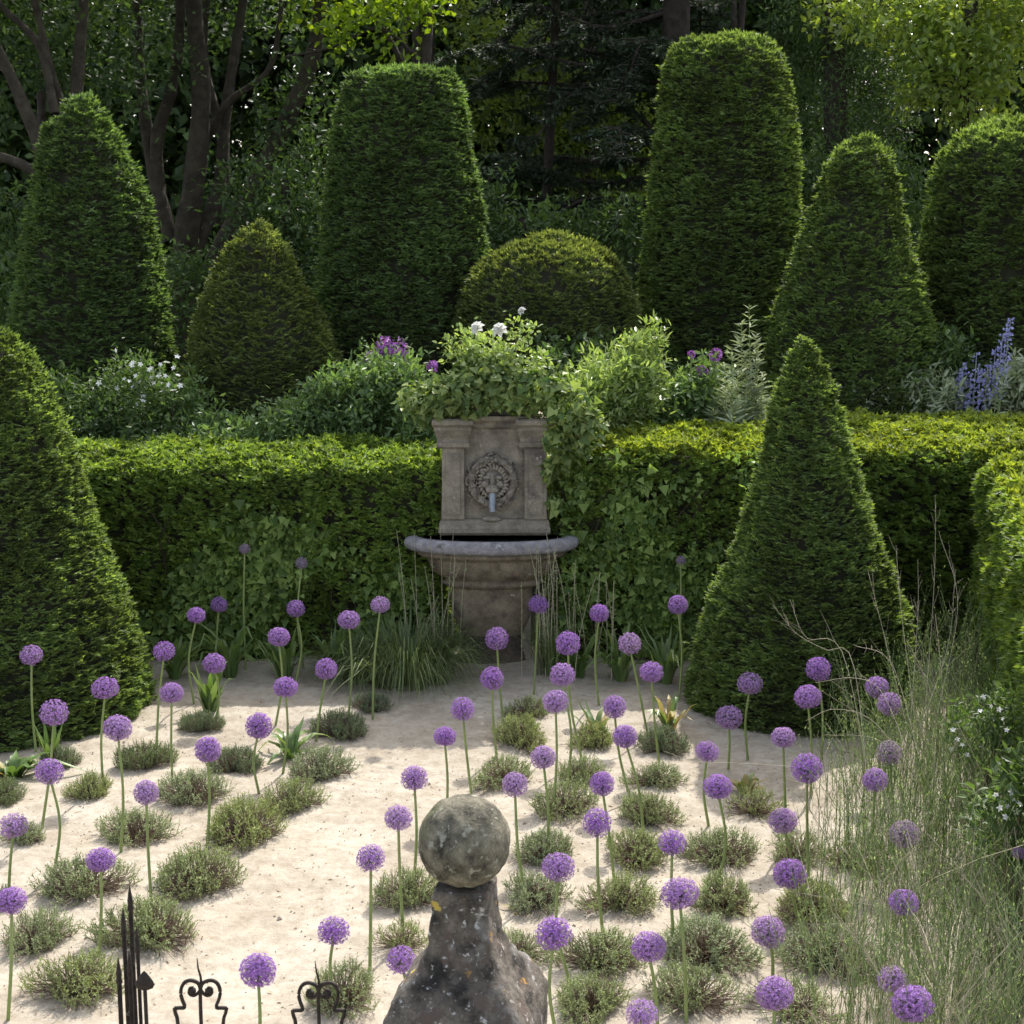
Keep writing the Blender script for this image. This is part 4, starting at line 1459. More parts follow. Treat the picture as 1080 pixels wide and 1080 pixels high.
SG = 'clumps of strap leaves'
strap_clump('strap_leaf_plant', 'bright green tulip-like leaf clump in the sand below the left ivy hedge', 222, 752, 26, 0.43, .045, M['strap'], group=SG, droop=.5, spread=.5)
strap_clump('strap_leaf_plant', 'strap-leaf clump at the foot of the left ivy hedge, nearest the fountain grass', 352, 712, 34, 0.60, .032, M['strap'], group=SG)
strap_clump('strap_leaf_plant', 'strap-leaf clump at the foot of the left ivy hedge, beside the big cut-off cone', 185, 716, 30, 0.50, .034, M['strap'], group=SG)
strap_clump('strap_leaf_plant', 'arching strap-leaf clump at the hedge foot over the bright tulip-like leaves', 243, 714, 26, 0.74, .034, M['strap'], group=SG, lift=1.2, droop=.95, spread=.8)
strap_clump('strap_leaf_plant', 'strap-leaf clump in the middle of the left hedge foot', 300, 716, 30, 0.60, .034, M['strap'], group=SG)
strap_clump('strap_leaf_plant', 'arching leaf clump in the left bed beside the path bend', 306, 800, 18, 0.50, .036, M['strap'], group=SG, lift=.9, droop=.8, spread=.9)
strap_clump('strap_leaf_plant', 'big floppy leaf clump at the left edge below the big cone', 14, 822, 26, 0.55, .055, M['strap'], group=SG, lift=.8, droop=.8, spread=1.0, mats=M['strap_yellow'], frac=.25)
strap_clump('strap_leaf_plant', 'pale pointed leaves under the wide allium before the big cone', 53, 806, 12, 0.36, .03, M['strap'], group=SG, lift=1.1, droop=.4, spread=.35)
strap_clump('strap_leaf_plant', 'strap-leaf clump at the right hedge foot beside the fountain foot', 610, 716, 34, 0.55, .028, M['strap'], group=SG)
strap_clump('strap_leaf_plant', 'strap-leaf clump at the right hedge foot, midway to the sharp cone', 655, 718, 44, 0.62, .028, M['strap'], group=SG)
strap_clump('strap_leaf_plant', 'tall strap-leaf clump against the left flank of the sharp cone', 702, 722, 40, 0.67, .030, M['strap'], group=SG)
strap_clump('strap_leaf_plant', 'yellowed strap leaves beside the left foot of the sharp cone', 706, 772, 20, 0.41, .034, M['strap_yellow'], group=SG, mats=M['strap'], frac=.4)
strap_clump('strap_leaf_plant', 'yellowing leaf tuft in the right bed below the middle alliums', 628, 782, 16, 0.38, .03, M['strap'], group=SG, mats=M['strap_yellow'], frac=.5)
strap_clump('strap_leaf_plant', 'yellow and brown dying leaves on the shaded sand before the sharp cone', 785, 838, 16, 0.36, .032, M['strap_yellow'], group=SG, lift=.8, mats=M['strap'], frac=.3)
strap_clump('strap_leaf_plant', 'orange-brown withered leaves at the foot of the dark allium stem', 762, 955, 14, 0.34, .03, M['strap_yellow'], group=SG, lift=.6, droop=.6, spread=1)
strap_clump('strap_leaf_plant', 'dry curled leaf tuft at the feet of the nearly touching alliums', 590, 868, 12, 0.24, .028, M['strap_yellow'], group=SG, lift=.5, droop=.6, spread=1)
strap_clump('strap_leaf_plant', 'dry curled leaf tuft at the base of the tall brown-stemmed allium', 130, 905, 9, 0.22, .024, M['strap_yellow'], group=SG, lift=.5, droop=.6, spread=1)
strap_clump('strap_leaf_plant', 'dry curled leaf tuft beside the pillar neck', 545, 962, 9, 0.24, .026, M['strap_yellow'], group=SG, lift=.5, droop=.6, spread=1)
strap_clump('strap_leaf_plant', 'dry curled leaf tuft under the allium below the big cone', 60, 928, 8, 0.22, .024, M['strap_yellow'], group=SG, lift=.5, droop=.6, spread=1)

GG = 'grass clumps at the fountain foot'
strap_clump('grass_clump', 'big drooping grass clump left of the fountain foot', 430, 718, 1000, .95, .009, M['grass'], 'grass', group=GG, lo_r=.36, lift=1.05, droop=.95, spread=.75)
strap_clump('grass_clump', 'smaller grass clump further left along the hedge foot', 378, 714, 520, .66, .009, M['grass'], 'grass', group=GG, lo_r=.26, lift=1.0, droop=.9, spread=.8)
strap_clump('grass_clump', 'low grass tuft right of the fountain foot', 582, 712, 260, .60, .007, M['grass'], 'grass', group=GG, lo_r=.14, lift=1.1, droop=.6, spread=.5)


# tall weed stalks on both sides of the basin
def weed(label, px, py, hpx, n, spreadpx):
    b = gnd(px, py, .04)
    s = mpp(b)
    g = Geo()
    top = hpx * s
    x = rng.normal(0, spreadpx * s * .5, n)
    y = rng.normal(0, .06, n)
    hh = top * rng.uniform(.55, 1.05, n)
    ln = rng.normal(0, .09, (n, 2))
    paths = np.stack([np.stack([x + ln[:, 0] * t * t, y + ln[:, 1] * t * t, hh * t], 1) for t in np.linspace(0, 1, 7)], 1)
    add_tubes(g, paths, np.linspace(.0035, .0014, 7)[None], 4, 0)
    for k in range(26):
        t = rng.uniform(.12, 1, n)
        i = np.minimum((t * 6).astype(int), 5)
        fr_ = (t * 6 - i)[:, None]
        P = paths[np.arange(n), i] * (1 - fr_) + paths[np.arange(n), i + 1] * fr_
        D = rand_unit(n) + np.array([0, 0, .6])
        add_leaves(g, P, D, rand_unit(n) + np.array([0, 0, .8]), rng.uniform(.02, .055, n) * (1.2 - .6 * t), rng.uniform(.006, .013, n), 1)
    o = g.build('weed', [M['straw'], M['wild']])
    o.location = tuple(b)
    tag(o, label, 'weed', 'weed stalks beside the fountain')


weed('tall pale weed stalks left of the basin, before its left end', 452, 708, 150, 16, 34)
weed('tall leafy weed stalks right of the basin', 588, 712, 150, 20, 30)
weed('slender weed stalks before the right ivy, between basin and sharp cone', 640, 716, 120, 9, 40)
# ------------------------------------------------------------------ border plants behind the hedges
BG = 'border plants behind the hedges'


def bush(name, label, cat, blobs, n, L, mat, ratio=.4, ncl=70, rc=.08, up=.35, stems=10, parts=None, hexa=True, mats=None, extra=None, group=BG):
    """blobs: (px, py, Y, rx, rz) in pixels"""
    bl = [pb(*b) for b in blobs]
    c0 = bl[0][0]
    lo = np.array([c0[0], c0[1], 0.0])
    root = empty(name, lo)
    tag(root, label, cat, group)
    g = Geo()
    clump_leaves(g, bl, n, L, ratio, ncl, rc, 0, up, lo, hexa, mats=mats)
    g.build('foliage', [mat] + ([extra] if extra else []), root)
    g = Geo()
    for _ in range(stems):
        c, rad = bl[rng.integers(len(bl))]
        e = c + rand_unit(1)[0] * rad * .7 - lo
        add_path(g, [np.array([e[0] * .2, e[1] * .2, 0]), np.array([e[0] * .7, e[1] * .7, e[2] * .6]), e], .009, .003, 10, 4)
    g.build('stems', M['twig'], root)
    return root, lo


def blossoms(root, lo, name, pts, size, mat, petals=6, layers=2, cup=.4):
    g = Geo()
    for j in range(layers):
        for k in range(petals):
            a = (k + .5 * j) / petals * 6.283
            D = np.array([[math.cos(a), math.sin(a), cup + j * .6]])
            add_leaves(g, np.zeros((1, 3)), D, np.array([[0, 0, 1.0]]), size * (1 - .15 * j), size * .62, 0, fold=.2, wide=.6, hexa=True)
    me = g.mesh(name, [mat])
    for p in pts:
        o = link(name, me, root)
        o.location = tuple(np.asarray(p) - lo)
        o.rotation_euler = (R(55) + rng.normal(0, .4), rng.normal(0, .4), rng.normal(0, .5))
        s = rng.uniform(.8, 1.2)
        o.scale = (s, s, s)


root, lo = bush('flowering_shrub', 'dark shrub covered in small white blossoms at the back left', 'shrub', [(150, 415, 15.3, 52, 34), (120, 440, 15.2, 40, 34), (185, 435, 15.2, 30, 36)], 5200, .06, M['leaf_mid'], stems=12)
pts = []
for px, py in [(121, 372), (108, 404), (128, 398), (136, 402), (142, 396), (150, 388), (146, 406), (155, 392), (160, 387), (166, 395), (172, 385), (178, 402), (180, 388), (186, 378), (190, 404),
               (148, 415), (152, 424), (146, 426), (140, 380), (122, 410), (133, 388), (163, 404), (170, 412), (176, 394), (187, 396), (118, 418), (158, 400), (141, 410), (183, 410), (175, 380)]:
    pts.append(at(px + rng.normal(0, 2), py + rng.normal(0, 2), 14.95 + rng.normal(0, .08)))
blossoms(root, lo, 'blossom', pts, .030, M['white'], 5, 1, .2)

bush('leafy_shrub', 'low dark leafy plants at the far left behind the left hedge', 'shrub', [(95, 450, 15.1, 50, 24), (160, 458, 15.0, 40, 18), (60, 440, 15.2, 40, 40)], 4200, .07, M['leaf_dark'])
bush('leafy_shrub', 'mid-green leafy plants before the bronzed squat cone', 'shrub', [(250, 456, 15.0, 60, 16), (310, 448, 15.0, 45, 22), (215, 462, 15.0, 30, 12)], 4200, .065, M['border'])
bush('leafy_shrub', 'bushy green plant with glossy leaves, left of the fountain crown', 'shrub', [(375, 430, 15.0, 45, 36), (425, 435, 14.9, 40, 40), (405, 400, 15.1, 34, 30), (345, 450, 15.0, 34, 22), (450, 455, 14.6, 26, 26)], 9500, .072, M['border'])
root, lo = bush('flowering_plant', 'plant with purple flower clusters standing left of the white roses', 'plant', [(402, 385, 15.3, 20, 18), (420, 392, 15.3, 16, 20)], 700, .06, M['border'], stems=7)
for px, py, r in [(405, 364, 9), (421, 366, 11), (393, 378, 9), (411, 372, 8), (424, 374, 7), (456, 387, 6), (401, 371, 8)]:
    g = Geo()
    c = at(px, py, 15.25)
    rr = r * mpp(c)
    n = 90
    d = rand_unit(n)
    P = c + d * rr * rng.uniform(.5, 1, (n, 1))
    add_leaves(g, P - lo, rand_unit(n), d, .034, .02, 0)
    g.build('flower_cluster', M['violet'], root)
root, lo = bush('rose_bush', 'loose rose bush with three white blooms over the fountain', 'rose', [(515, 372, 13.5, 34, 18), (548, 352, 13.5, 12, 16), (490, 366, 13.5, 20, 16), (540, 384, 13.5, 34, 18)], 1300, .05, M['border_light'], ratio=.55, stems=14, ncl=90, rc=.05)
g = Geo()
for j in range(5):
    for k in range(6):
        a = k / 6 * 6.283 + j * .55
        D = np.array([[math.cos(a), math.sin(a), -.2 + j * .55]])
        add_leaves(g, np.zeros((1, 3)), D, np.array([[0, 0, 1.0]]), .055 * (1 - .06 * j), .048, 0, fold=.25, wide=.6, hexa=True)
rose = g.mesh('bloom', [M['white']])
for px, py, s in [(503.5, 346, 1.25), (527, 348, 1.3), (550.5, 328, .75)]:
    o = link('bloom', rose, root)
    o.location = tuple(at(px, py, 13.15) - lo)
    o.rotation_euler = (R(50), rng.normal(0, .2), rng.uniform(0, 6))
    o.scale = (s,) * 3
bush('leafy_shrub', 'pale green long-leaved shrub behind the hedge right of the fountain crown', 'shrub', [(648, 408, 14.7, 42, 30), (672, 384, 14.8, 22, 26), (625, 428, 14.5, 34, 22), (680, 412, 14.6, 20, 22), (692, 356, 14.8, 6, 12)], 6500, .082, M['border_light'], ratio=.30, stems=16, ncl=150, rc=.07, up=.5)
root, lo = bush('leafy_shrub', 'dark leafy plants with violet blooms between pale shrub and silver spires', 'shrub', [(722, 425, 15.0, 32, 32), (745, 410, 15.1, 28, 34), (705, 440, 14.9, 26, 20)], 3600, .08, M['border'])
for px, py, r in [(741, 391, 5.5), (755, 374, 6.5), (729, 374, 4)]:
    g = Geo()
    c = at(px, py, 14.95)
    rr = r * mpp(c)
    n = 110
    d = rand_unit(n)
    add_leaves(g, c + d * rr * .8 - lo, d + rand_unit(n) * .8, rand_unit(n), rr * .5, rr * .25, 0)
    add_tubes(g, [[np.array([c[0] - lo[0], c[1] - lo[1], 1.2]), c - lo]], .005, 4, 1)
    g.build('flower_ball', [M['violet'], M['stem']], root)


def spires(name, label, cat, stems_, leafL, mat, ratio=.22, group=BG, flower=None, leaves=70, Y=15.0, stemmat=None, h0=1.2, taper=1.0):
    """upright leafy spires; stems_: (px top, py top, px base) ; flower = (material, fraction of the height that blooms)"""
    c0 = at(stems_[0][0], stems_[0][1], Y)
    lo = np.array([c0[0], Y, 0])
    root = empty(name, lo)
    tag(root, label, cat, group)
    g = Geo()
    for sx_, sy_, bx_ in stems_:
        yy = Y + rng.normal(0, .12)
        top = at(sx_, sy_, yy)
        bot = np.array([at(bx_, sy_, yy)[0], yy, .0])
        mid = (top + bot) / 2 + np.array([(top[0] - bot[0]) * -.15, 0, 0])
        path = smooth_path([bot - lo, mid - lo, top - lo], 14)
        add_tubes(g, path[None], np.linspace(.010, .003, 14)[None], 5, 1)
        n = leaves
        zlow = h0 / top[2]
        t = zlow + (1 - zlow) * rng.random(n)
        if flower:
            t = t * (1 - flower[1] * .8)
        P = np.stack([np.interp(t, np.linspace(0, 1, 14), path[:, a]) for a in range(3)], 1)
        th = rng.random(n) * 6.283
        D = np.stack([np.cos(th), np.sin(th), rng.uniform(.15, .9, n)], 1)
        l = leafL * (1.15 - .65 * taper * (t - zlow) / (1 - zlow + 1e-6)) * rng.uniform(.75, 1.2, n)
        add_leaves(g, P, D, np.array([0, 0, 1.0]) + rng.normal(0, .3, (n, 3)), l, l * ratio, 0, hexa=True)
        if flower:
            m = 60
            t = 1 - flower[1] * rng.random(m) ** 1.0
            P = np.stack([np.interp(t, np.linspace(0, 1, 14), path[:, a]) for a in range(3)], 1)
            th = rng.random(m) * 6.283
            rad = .042 * (.35 + (1 - t) / flower[1] * .8)
            out = np.stack([np.cos(th), np.sin(th), rng.normal(.1, .3, m)], 1)
            gf = Geo()
            i0 = max(0, min(11, int(13 * (1 - flower[1]))))
            add_tubes(gf, path[None, i0:], .004, 4, 0)
            for q in range(3):
                add_leaves(gf, P + out * rad[:, None], out + rand_unit(m) * .9, rand_unit(m), .026, .018, 0)
            gf.build('flower_spike', flower[0], root)
    g.build('foliage', [mat, stemmat or M['stem']], root)
    return root


spires('silver_spire_plant', 'pale silvery plant with upright leafy spires left of the sharp cone tip', 'plant',
       [(782, 338, 790), (790, 320, 800), (765, 385, 772), (800, 370, 798), (755, 420, 768), (778, 395, 780), (795, 400, 790), (745, 432, 760), (810, 420, 800), (770, 410, 775), (788, 372, 786), (760, 405, 768), (772, 365, 780), (805, 395, 800), (798, 350, 798), (752, 430, 764), (786, 415, 786), (768, 425, 774)],
       .17, M['silver'], leaves=85, Y=14.75, h0=1.5)
root, lo = bush('silver_plant', 'silver-leaved low bush right of the sharp cone tip, before the blunt cone', 'plant', [(930, 416, 15.9, 44, 20), (972, 416, 15.9, 40, 18), (900, 425, 15.8, 30, 14)], 5200, .105, M['silver'], ratio=.30, stems=6, ncl=110, rc=.07, up=.4)
spires('delphinium', 'clump of blue delphinium spikes behind the hedge at right', 'delphinium',
       [(1066, 336, 1050), (1050, 368, 1042), (1030, 372, 1028), (1016, 382, 1020), (1042, 385, 1036), (1024, 394, 1022), (1058, 352, 1046), (1034, 390, 1032), (1012, 392, 1016), (1062, 344, 1050)], .10, M['silver'], ratio=.3, flower=(M['blue'], .24), leaves=40, Y=15.5, h0=1.5)
bush('silver_plant', 'grey-green leafy bush at the right picture edge beside the blue spikes', 'plant', [(1070, 408, 15.8, 30, 20), (1100, 415, 15.8, 30, 24)], 2600, .10, M['silver'], ratio=.34, stems=6, rc=.08)
bush('leafy_shrub', 'dark shade plants behind the silver bush and before the round-topped column', 'shrub', [(1000, 385, 16.2, 40, 30), (940, 392, 16.0, 40, 20), (870, 410, 16.2, 40, 26)], 3500, .09, M['leaf_dark'])
bush('leafy_shrub', 'dark low shrubs under the round dome behind the pale long-leaved shrub', 'shrub', [(600, 390, 16.2, 60, 24), (690, 405, 16.4, 50, 30)], 3000, .09, M['leaf_dark'])

# ------------------------------------------------------------------ wild stems at the right
def wild(name, n, region, hmin, hmax, mats, label, kind, leafn, lean=.18):
    """region: function giving n ground points"""
    P0 = region(n)
    lo = np.array([2.4, 9.0, 0])
    hh = rng.uniform(hmin, hmax, n)
    ln = rng.normal(0, lean, (n, 2))
    paths = np.stack([np.stack([P0[:, 0] + ln[:, 0] * hh * t ** 1.8, P0[:, 1] + ln[:, 1] * hh * t ** 1.8, .03 + hh * t * (1 - .1 * t)], 1) for t in np.linspace(0, 1, 7)], 1) - lo
    g = Geo()
    add_tubes(g, paths, np.linspace(.0030, .0013, 7)[None], 3, 0)
    # side shoots
    for k in range(4):
        t0 = rng.uniform(.35, .9, n)
        i = np.minimum((t0 * 6).astype(int), 5)
        f = (t0 * 6 - i)[:, None]
        b = paths[np.arange(n), i] * (1 - f) + paths[np.arange(n), i + 1] * f
        th = rng.random(n) * 6.283
        e = b + np.stack([np.cos(th) * .6, np.sin(th) * .6, np.ones(n)], 1) * (hh * rng.uniform(.10, .26, n))[:, None]
        m = (b + e) / 2 + np.stack([np.cos(th), np.sin(th), np.zeros(n)], 1) * .015
        add_tubes(g, np.stack([b, m, e], 1), np.array([[.0014, .0011, .0007]]), 3, 0)
        add_leaves(g, e, np.array([0, 0, 1.0]) + rand_unit(n) * .5, rand_unit(n), .020, .006, 0)
    for k in range(leafn):
        t = rng.uniform(.03, 1, n)
        i = np.minimum((t * 6).astype(int), 5)
        f = (t * 6 - i)[:, None]
        P = paths[np.arange(n), i] * (1 - f) + paths[np.arange(n), i + 1] * f
        add_leaves(g, P, rand_unit(n) + np.array([0, 0, .7]), rand_unit(n) + np.array([0, 0, .5]), rng.uniform(.015, .05, n) * (1.3 - .8 * t), rng.uniform(.002, .006, n), 1)
    o = g.build(name, mats)
    o.location = lo
    tag(o, label, 'wild plants', kind='stuff')


def reg_main(n):
    # denser to the right, thin along the left edge; pixel space region dropped on the ground
    out = []
    while len(out) < n:
        px, py = rng.uniform(830, 1150), rng.uniform(740, 1250)
        lim = 980 - (py - 770) * .18 if py < 1000 else 930
        pr = np.clip((px - (lim - 125)) / 180, .02, 1)
        if rng.random() < pr ** 1.2:
            p = gnd(px, py, .04)
            if p[1] > 5.4:
                out.append(p)
    return np.array(out)


wild('wild_stems', 850, reg_main, .45, 1.15, [M['wild'], M['wild']], 'tangle of thin green wild stems filling the right side', 'stuff', 12)
wild('dry_stems', 320, reg_main, .5, 1.1, [M['straw'], M['wild']], 'pale dry stems mixed through the wild tangle at right', 'stuff', 6, .28)


def reg_back(n):
    out = []
    while len(out) < n:
        px, py = rng.uniform(872, 1120), rng.uniform(715, 960)
        if px > 905 - (py - 715) * .12 + rng.normal(0, 22):
            out.append(gnd(px, py, .04))
    return np.array(out)


def reg_low(n):
    out = []
    while len(out) < n:
        px, py = rng.uniform(900, 1180), rng.uniform(720, 1200)
        p = gnd(px, py, .04)
        if px > 960 + rng.normal(0, 30) and p[1] > 5.6:
            out.append(p)
    return np.array(out)


M['feathery'] = leaf_mat('feathery_green', (.14, .20, .085), (.36, .43, .23), .35, (1.3, 1.4, .7), vary=.25, scale=3)
wild('feathery_plants', 420, reg_back, .45, .95, [M['feathery'], M['feathery']], 'soft feathery grey-green growth before the side hedge', 'stuff', 60, .12)
wild('low_greenery', 480, reg_low, .12, .42, [M['feathery'], M['border']], 'low green growth under the wild stems at right', 'stuff', 22, .2)


def stalks(label, lines, r=.0028, twigs=True):
    """dry arching stalks given as pixel polylines with distances"""
    g = Geo()
    lo = None
    for l in lines:
        pts = np.array([at(*q) for q in l])
        if lo is None:
            lo = np.array([pts[0][0], pts[0][1], 0.0])
        path = smooth_path(pts - lo, 18)
        add_tubes(g, path[None], np.linspace(r, r * .4, 18)[None], 4)
        if twigs:
            for _ in range(7):
                i = rng.integers(6, 17)
                e = path[i] + (path[i] - path[i - 2]) * rng.uniform(.5, 1.2) + rng.normal(0, .03, 3)
                add_tubes(g, [[path[i], (path[i] + e) / 2 + rng.normal(0, .004, 3), e]], np.array([[r * .5, r * .4, r * .25]]), 3)
    o = g.build('dry_stalk', M['straw'])
    o.location = lo
    tag(o, label, 'dry stalk', 'dry arching stalks by the wild stems')


stalks('dry stalk pair arching up-left across the sharp cone foot', [[(920, 880, 8.6), (900, 700, 9.2), (870, 685, 9.4), (840, 668, 9.5), (815, 638, 9.6)], [(925, 880, 8.6), (890, 692, 9.1), (850, 672, 9.4), (833, 632, 9.6)]], .0019)
stalks('long thin dry stalk arching left over the shaded sand', [[(905, 900, 8.6), (870, 820, 8.8), (800, 806, 9.1), (735, 803, 9.4), (700, 792, 9.6)]], .0020, False)
stalks('dry stalks lying low to the left above the lowest shrublets at right', [[(960, 990, 7.6), (900, 985, 7.7), (840, 993, 7.8), (800, 1005, 7.9)], [(965, 1000, 7.5), (890, 1000, 7.6), (830, 1010, 7.7)], [(950, 960, 7.7), (880, 948, 7.8), (800, 935, 7.9)], [(970, 985, 7.5), (910, 975, 7.7), (850, 975, 7.8)], [(980, 1005, 7.4), (900, 992, 7.6), (820, 1000, 7.8)]], .0026)
stalks('pale dry stalks rising in a fan at the lower right', [[(1000, 1075, 6.4), (975, 985, 6.9), (950, 945, 7.2)], [(1000, 1075, 6.4), (1010, 985, 6.8), (1016, 955, 7.0)], [(1000, 1075, 6.4), (1003, 990, 6.8), (1012, 962, 7.0)], [(1002, 1078, 6.4), (960, 1000, 6.9), (935, 975, 7.2)]], .0034, False)
stalks('feathery dry stalks rising before the far hedge corner at right', [[(965, 760, 9.6), (950, 640, 10), (945, 575, 10.2)], [(975, 760, 9.6), (985, 620, 10), (987, 530, 10.2)], [(970, 770, 9.5), (1000, 680, 9.8), (1008, 600, 10)], [(955, 760, 9.6), (930, 660, 9.9), (915, 600, 10)], [(960, 765, 9.6), (968, 650, 10), (968, 590, 10.2)], [(985, 770, 9.5), (1010, 640, 9.9), (990, 560, 10.1)]], .0018)
stalks('feathery dry stalks leaning left over the wild stems below the cone', [[(960, 800, 9.0), (930, 730, 9.3), (900, 715, 9.5), (860, 720, 9.6)], [(960, 810, 9.0), (920, 760, 9.2), (880, 748, 9.4), (850, 760, 9.5)], [(970, 800, 9.0), (940, 700, 9.3), (900, 680, 9.5)], [(965, 820, 8.9), (925, 780, 9.1), (870, 775, 9.3)]], .0024)

# white flowers at the right edge
root, lo = bush('white_flower_plant', 'white-flowered plant at the right picture edge among wild stems', 'plant', [(1062, 870, 7.7, 34, 50), (1085, 830, 7.8, 30, 50)], 900, .06, M['leaf_mid'], stems=8, group='white-flowered plants at right', rc=.05)
blossoms(root, lo, 'blossom', [at(px, py, 7.6 + rng.normal(0, .05)) for px, py in [(1056, 845), (1062, 850), (1068, 842), (1050, 838), (1060, 862), (1072, 856), (1054, 852), (1066, 836), (1075, 848)]], .021, M['white'], 5, 1, .2)
root, lo = bush('white_flower_plant', 'paler white-flowered plant further back below the side hedge', 'plant', [(1030, 775, 9.2, 30, 30), (1055, 765, 9.2, 26, 34)], 900, .05, M['leaf_mid'], stems=8, group='white-flowered plants at right', rc=.05)
blossoms(root, lo, 'blossom', [at(px, py, 9.0 + rng.normal(0, .05)) for px, py in [(1037, 735), (1010, 780), (1015, 786), (1020, 796), (1054, 748), (1058, 758), (1003, 790), (1034, 750), (1062, 770), (1005, 770), (1045, 745)]], .018, M['white'], 5, 1, .2)
a_ = allium(1074, 900, 14, 1074, None, 'small magenta flower ball at the right picture edge by the white flowers')[0]
# ------------------------------------------------------------------ trees of the wood behind
TG = 'trees of the wood behind the garden'


def tree(name, label, limbs, blobs, n, L, leaf, bark, ratio=.5, ncl=120, rc=.22, up=.1, hexa=False, mats=None, extra=None, Y=None, wob=.06, droop=0.0):
    """limbs: (pixel polyline, distance(s), r0, r1); blobs: (px, py, Y, rx, rz[, ry])"""
    first = limbs[0]
    p0 = at(*first[0][0], first[1])
    lo = np.array([p0[0], p0[1], 0.0])
    root = empty(name, lo)
    tag(root, label, 'tree', TG)
    g = Geo()
    for i, (pl, Yl, r0, r1) in enumerate(limbs):
        pts = np.array([at(x, y, Yl + (k * .25 if i % 2 else -k * .12)) for k, (x, y) in enumerate(pl)])
        if i == 0:
            pts = np.vstack([[pts[0][0], pts[0][1], -.05], pts])
        add_path(g, pts - lo, r0, r1, 22, 9, 0, wob)
    g.build('trunk', bark, root)
    g = Geo()
    clump_leaves(g, [pb(*b) for b in blobs], n, L, ratio, ncl, rc, 0, up, lo, hexa, droop, mats=mats)
    g.build('crown', [leaf] + ([extra] if extra else []), root)
    return root


tree('woodland_tree', 'many-stemmed bare-trunked tree between the blunt back cone and the left column',
     [([(190, 330), (196, 250), (206, 180), (212, 100), (205, 20), (200, -80)], 24, .22, .10), ([(203, 270), (230, 200), (238, 120), (250, 40), (266, -60)], 24, .11, .06),
      ([(222, 285), (258, 215), (298, 135), (328, 65), (338, 0), (336, -80)], 23.6, .15, .08), ([(180, 255), (160, 170), (147, 70), (143, -60)], 24, .12, .06),
      ([(170, 230), (165, 150), (182, 90), (190, 20), (188, -60)], 24.3, .11, .06), ([(232, 240), (236, 160), (215, 60), (222, -50)], 24.5, .10, .05), ([(205, 170), (240, 110), (285, 70), (300, -20)], 24.2, .07, .03)],
     [(200, -120, 24, 220, 70), (90, -60, 25, 120, 50), (300, -60, 25, 120, 45), (180, 20, 26, 150, 22), (110, 70, 23.3, 90, 40), (310, 110, 23.3, 40, 60)], 15500, .12, M['leaf_dark'], M['bark'], ncl=240)
tree('woodland_tree', 'dark tree with pale curved limbs at the far upper left corner',
     [([(62, 330), (50, 190), (20, 100), (-20, 20)], 21, .13, .06), ([(75, 260), (80, 110), (92, -40)], 21.5, .11, .06), ([(45, 190), (20, 172), (-30, 158)], 20.8, .08, .05), ([(58, 120), (42, 50), (5, 10), (-20, -20)], 21, .06, .03),
      ([(70, 130), (50, 60), (30, -30)], 21.3, .06, .04)],
     [(0, -90, 21, 200, 70), (-60, 60, 22, 80, 80), (40, 10, 23, 90, 40)], 11000, .12, M['leaf_dark'], M['bark'], ncl=200)
tree('maple_tree', 'tree with sunlit lime-green leaves hanging above the flat-topped left column',
     [([(430, 330), (432, 200), (446, 80), (452, -60)], 22.5, .16, .08), ([(446, 120), (410, 40), (370, 0), (330, -40)], 22.3, .05, .02), ([(440, 60), (400, 30), (350, 50), (300, 60)], 22, .03, .012)],
     [(400, 12, 21.6, 56, 14), (350, 34, 21.6, 26, 18), (436, 4, 21.8, 34, 14), (375, -40, 22, 120, 34), (412, 48, 21.5, 16, 10), (430, 66, 21.4, 12, 7), (318, 18, 22.2, 16, 8)], 2500, .10, M['leaf_lime'], M['bark_dark'], ratio=.75, ncl=190, rc=.14, up=-.1, hexa=True)

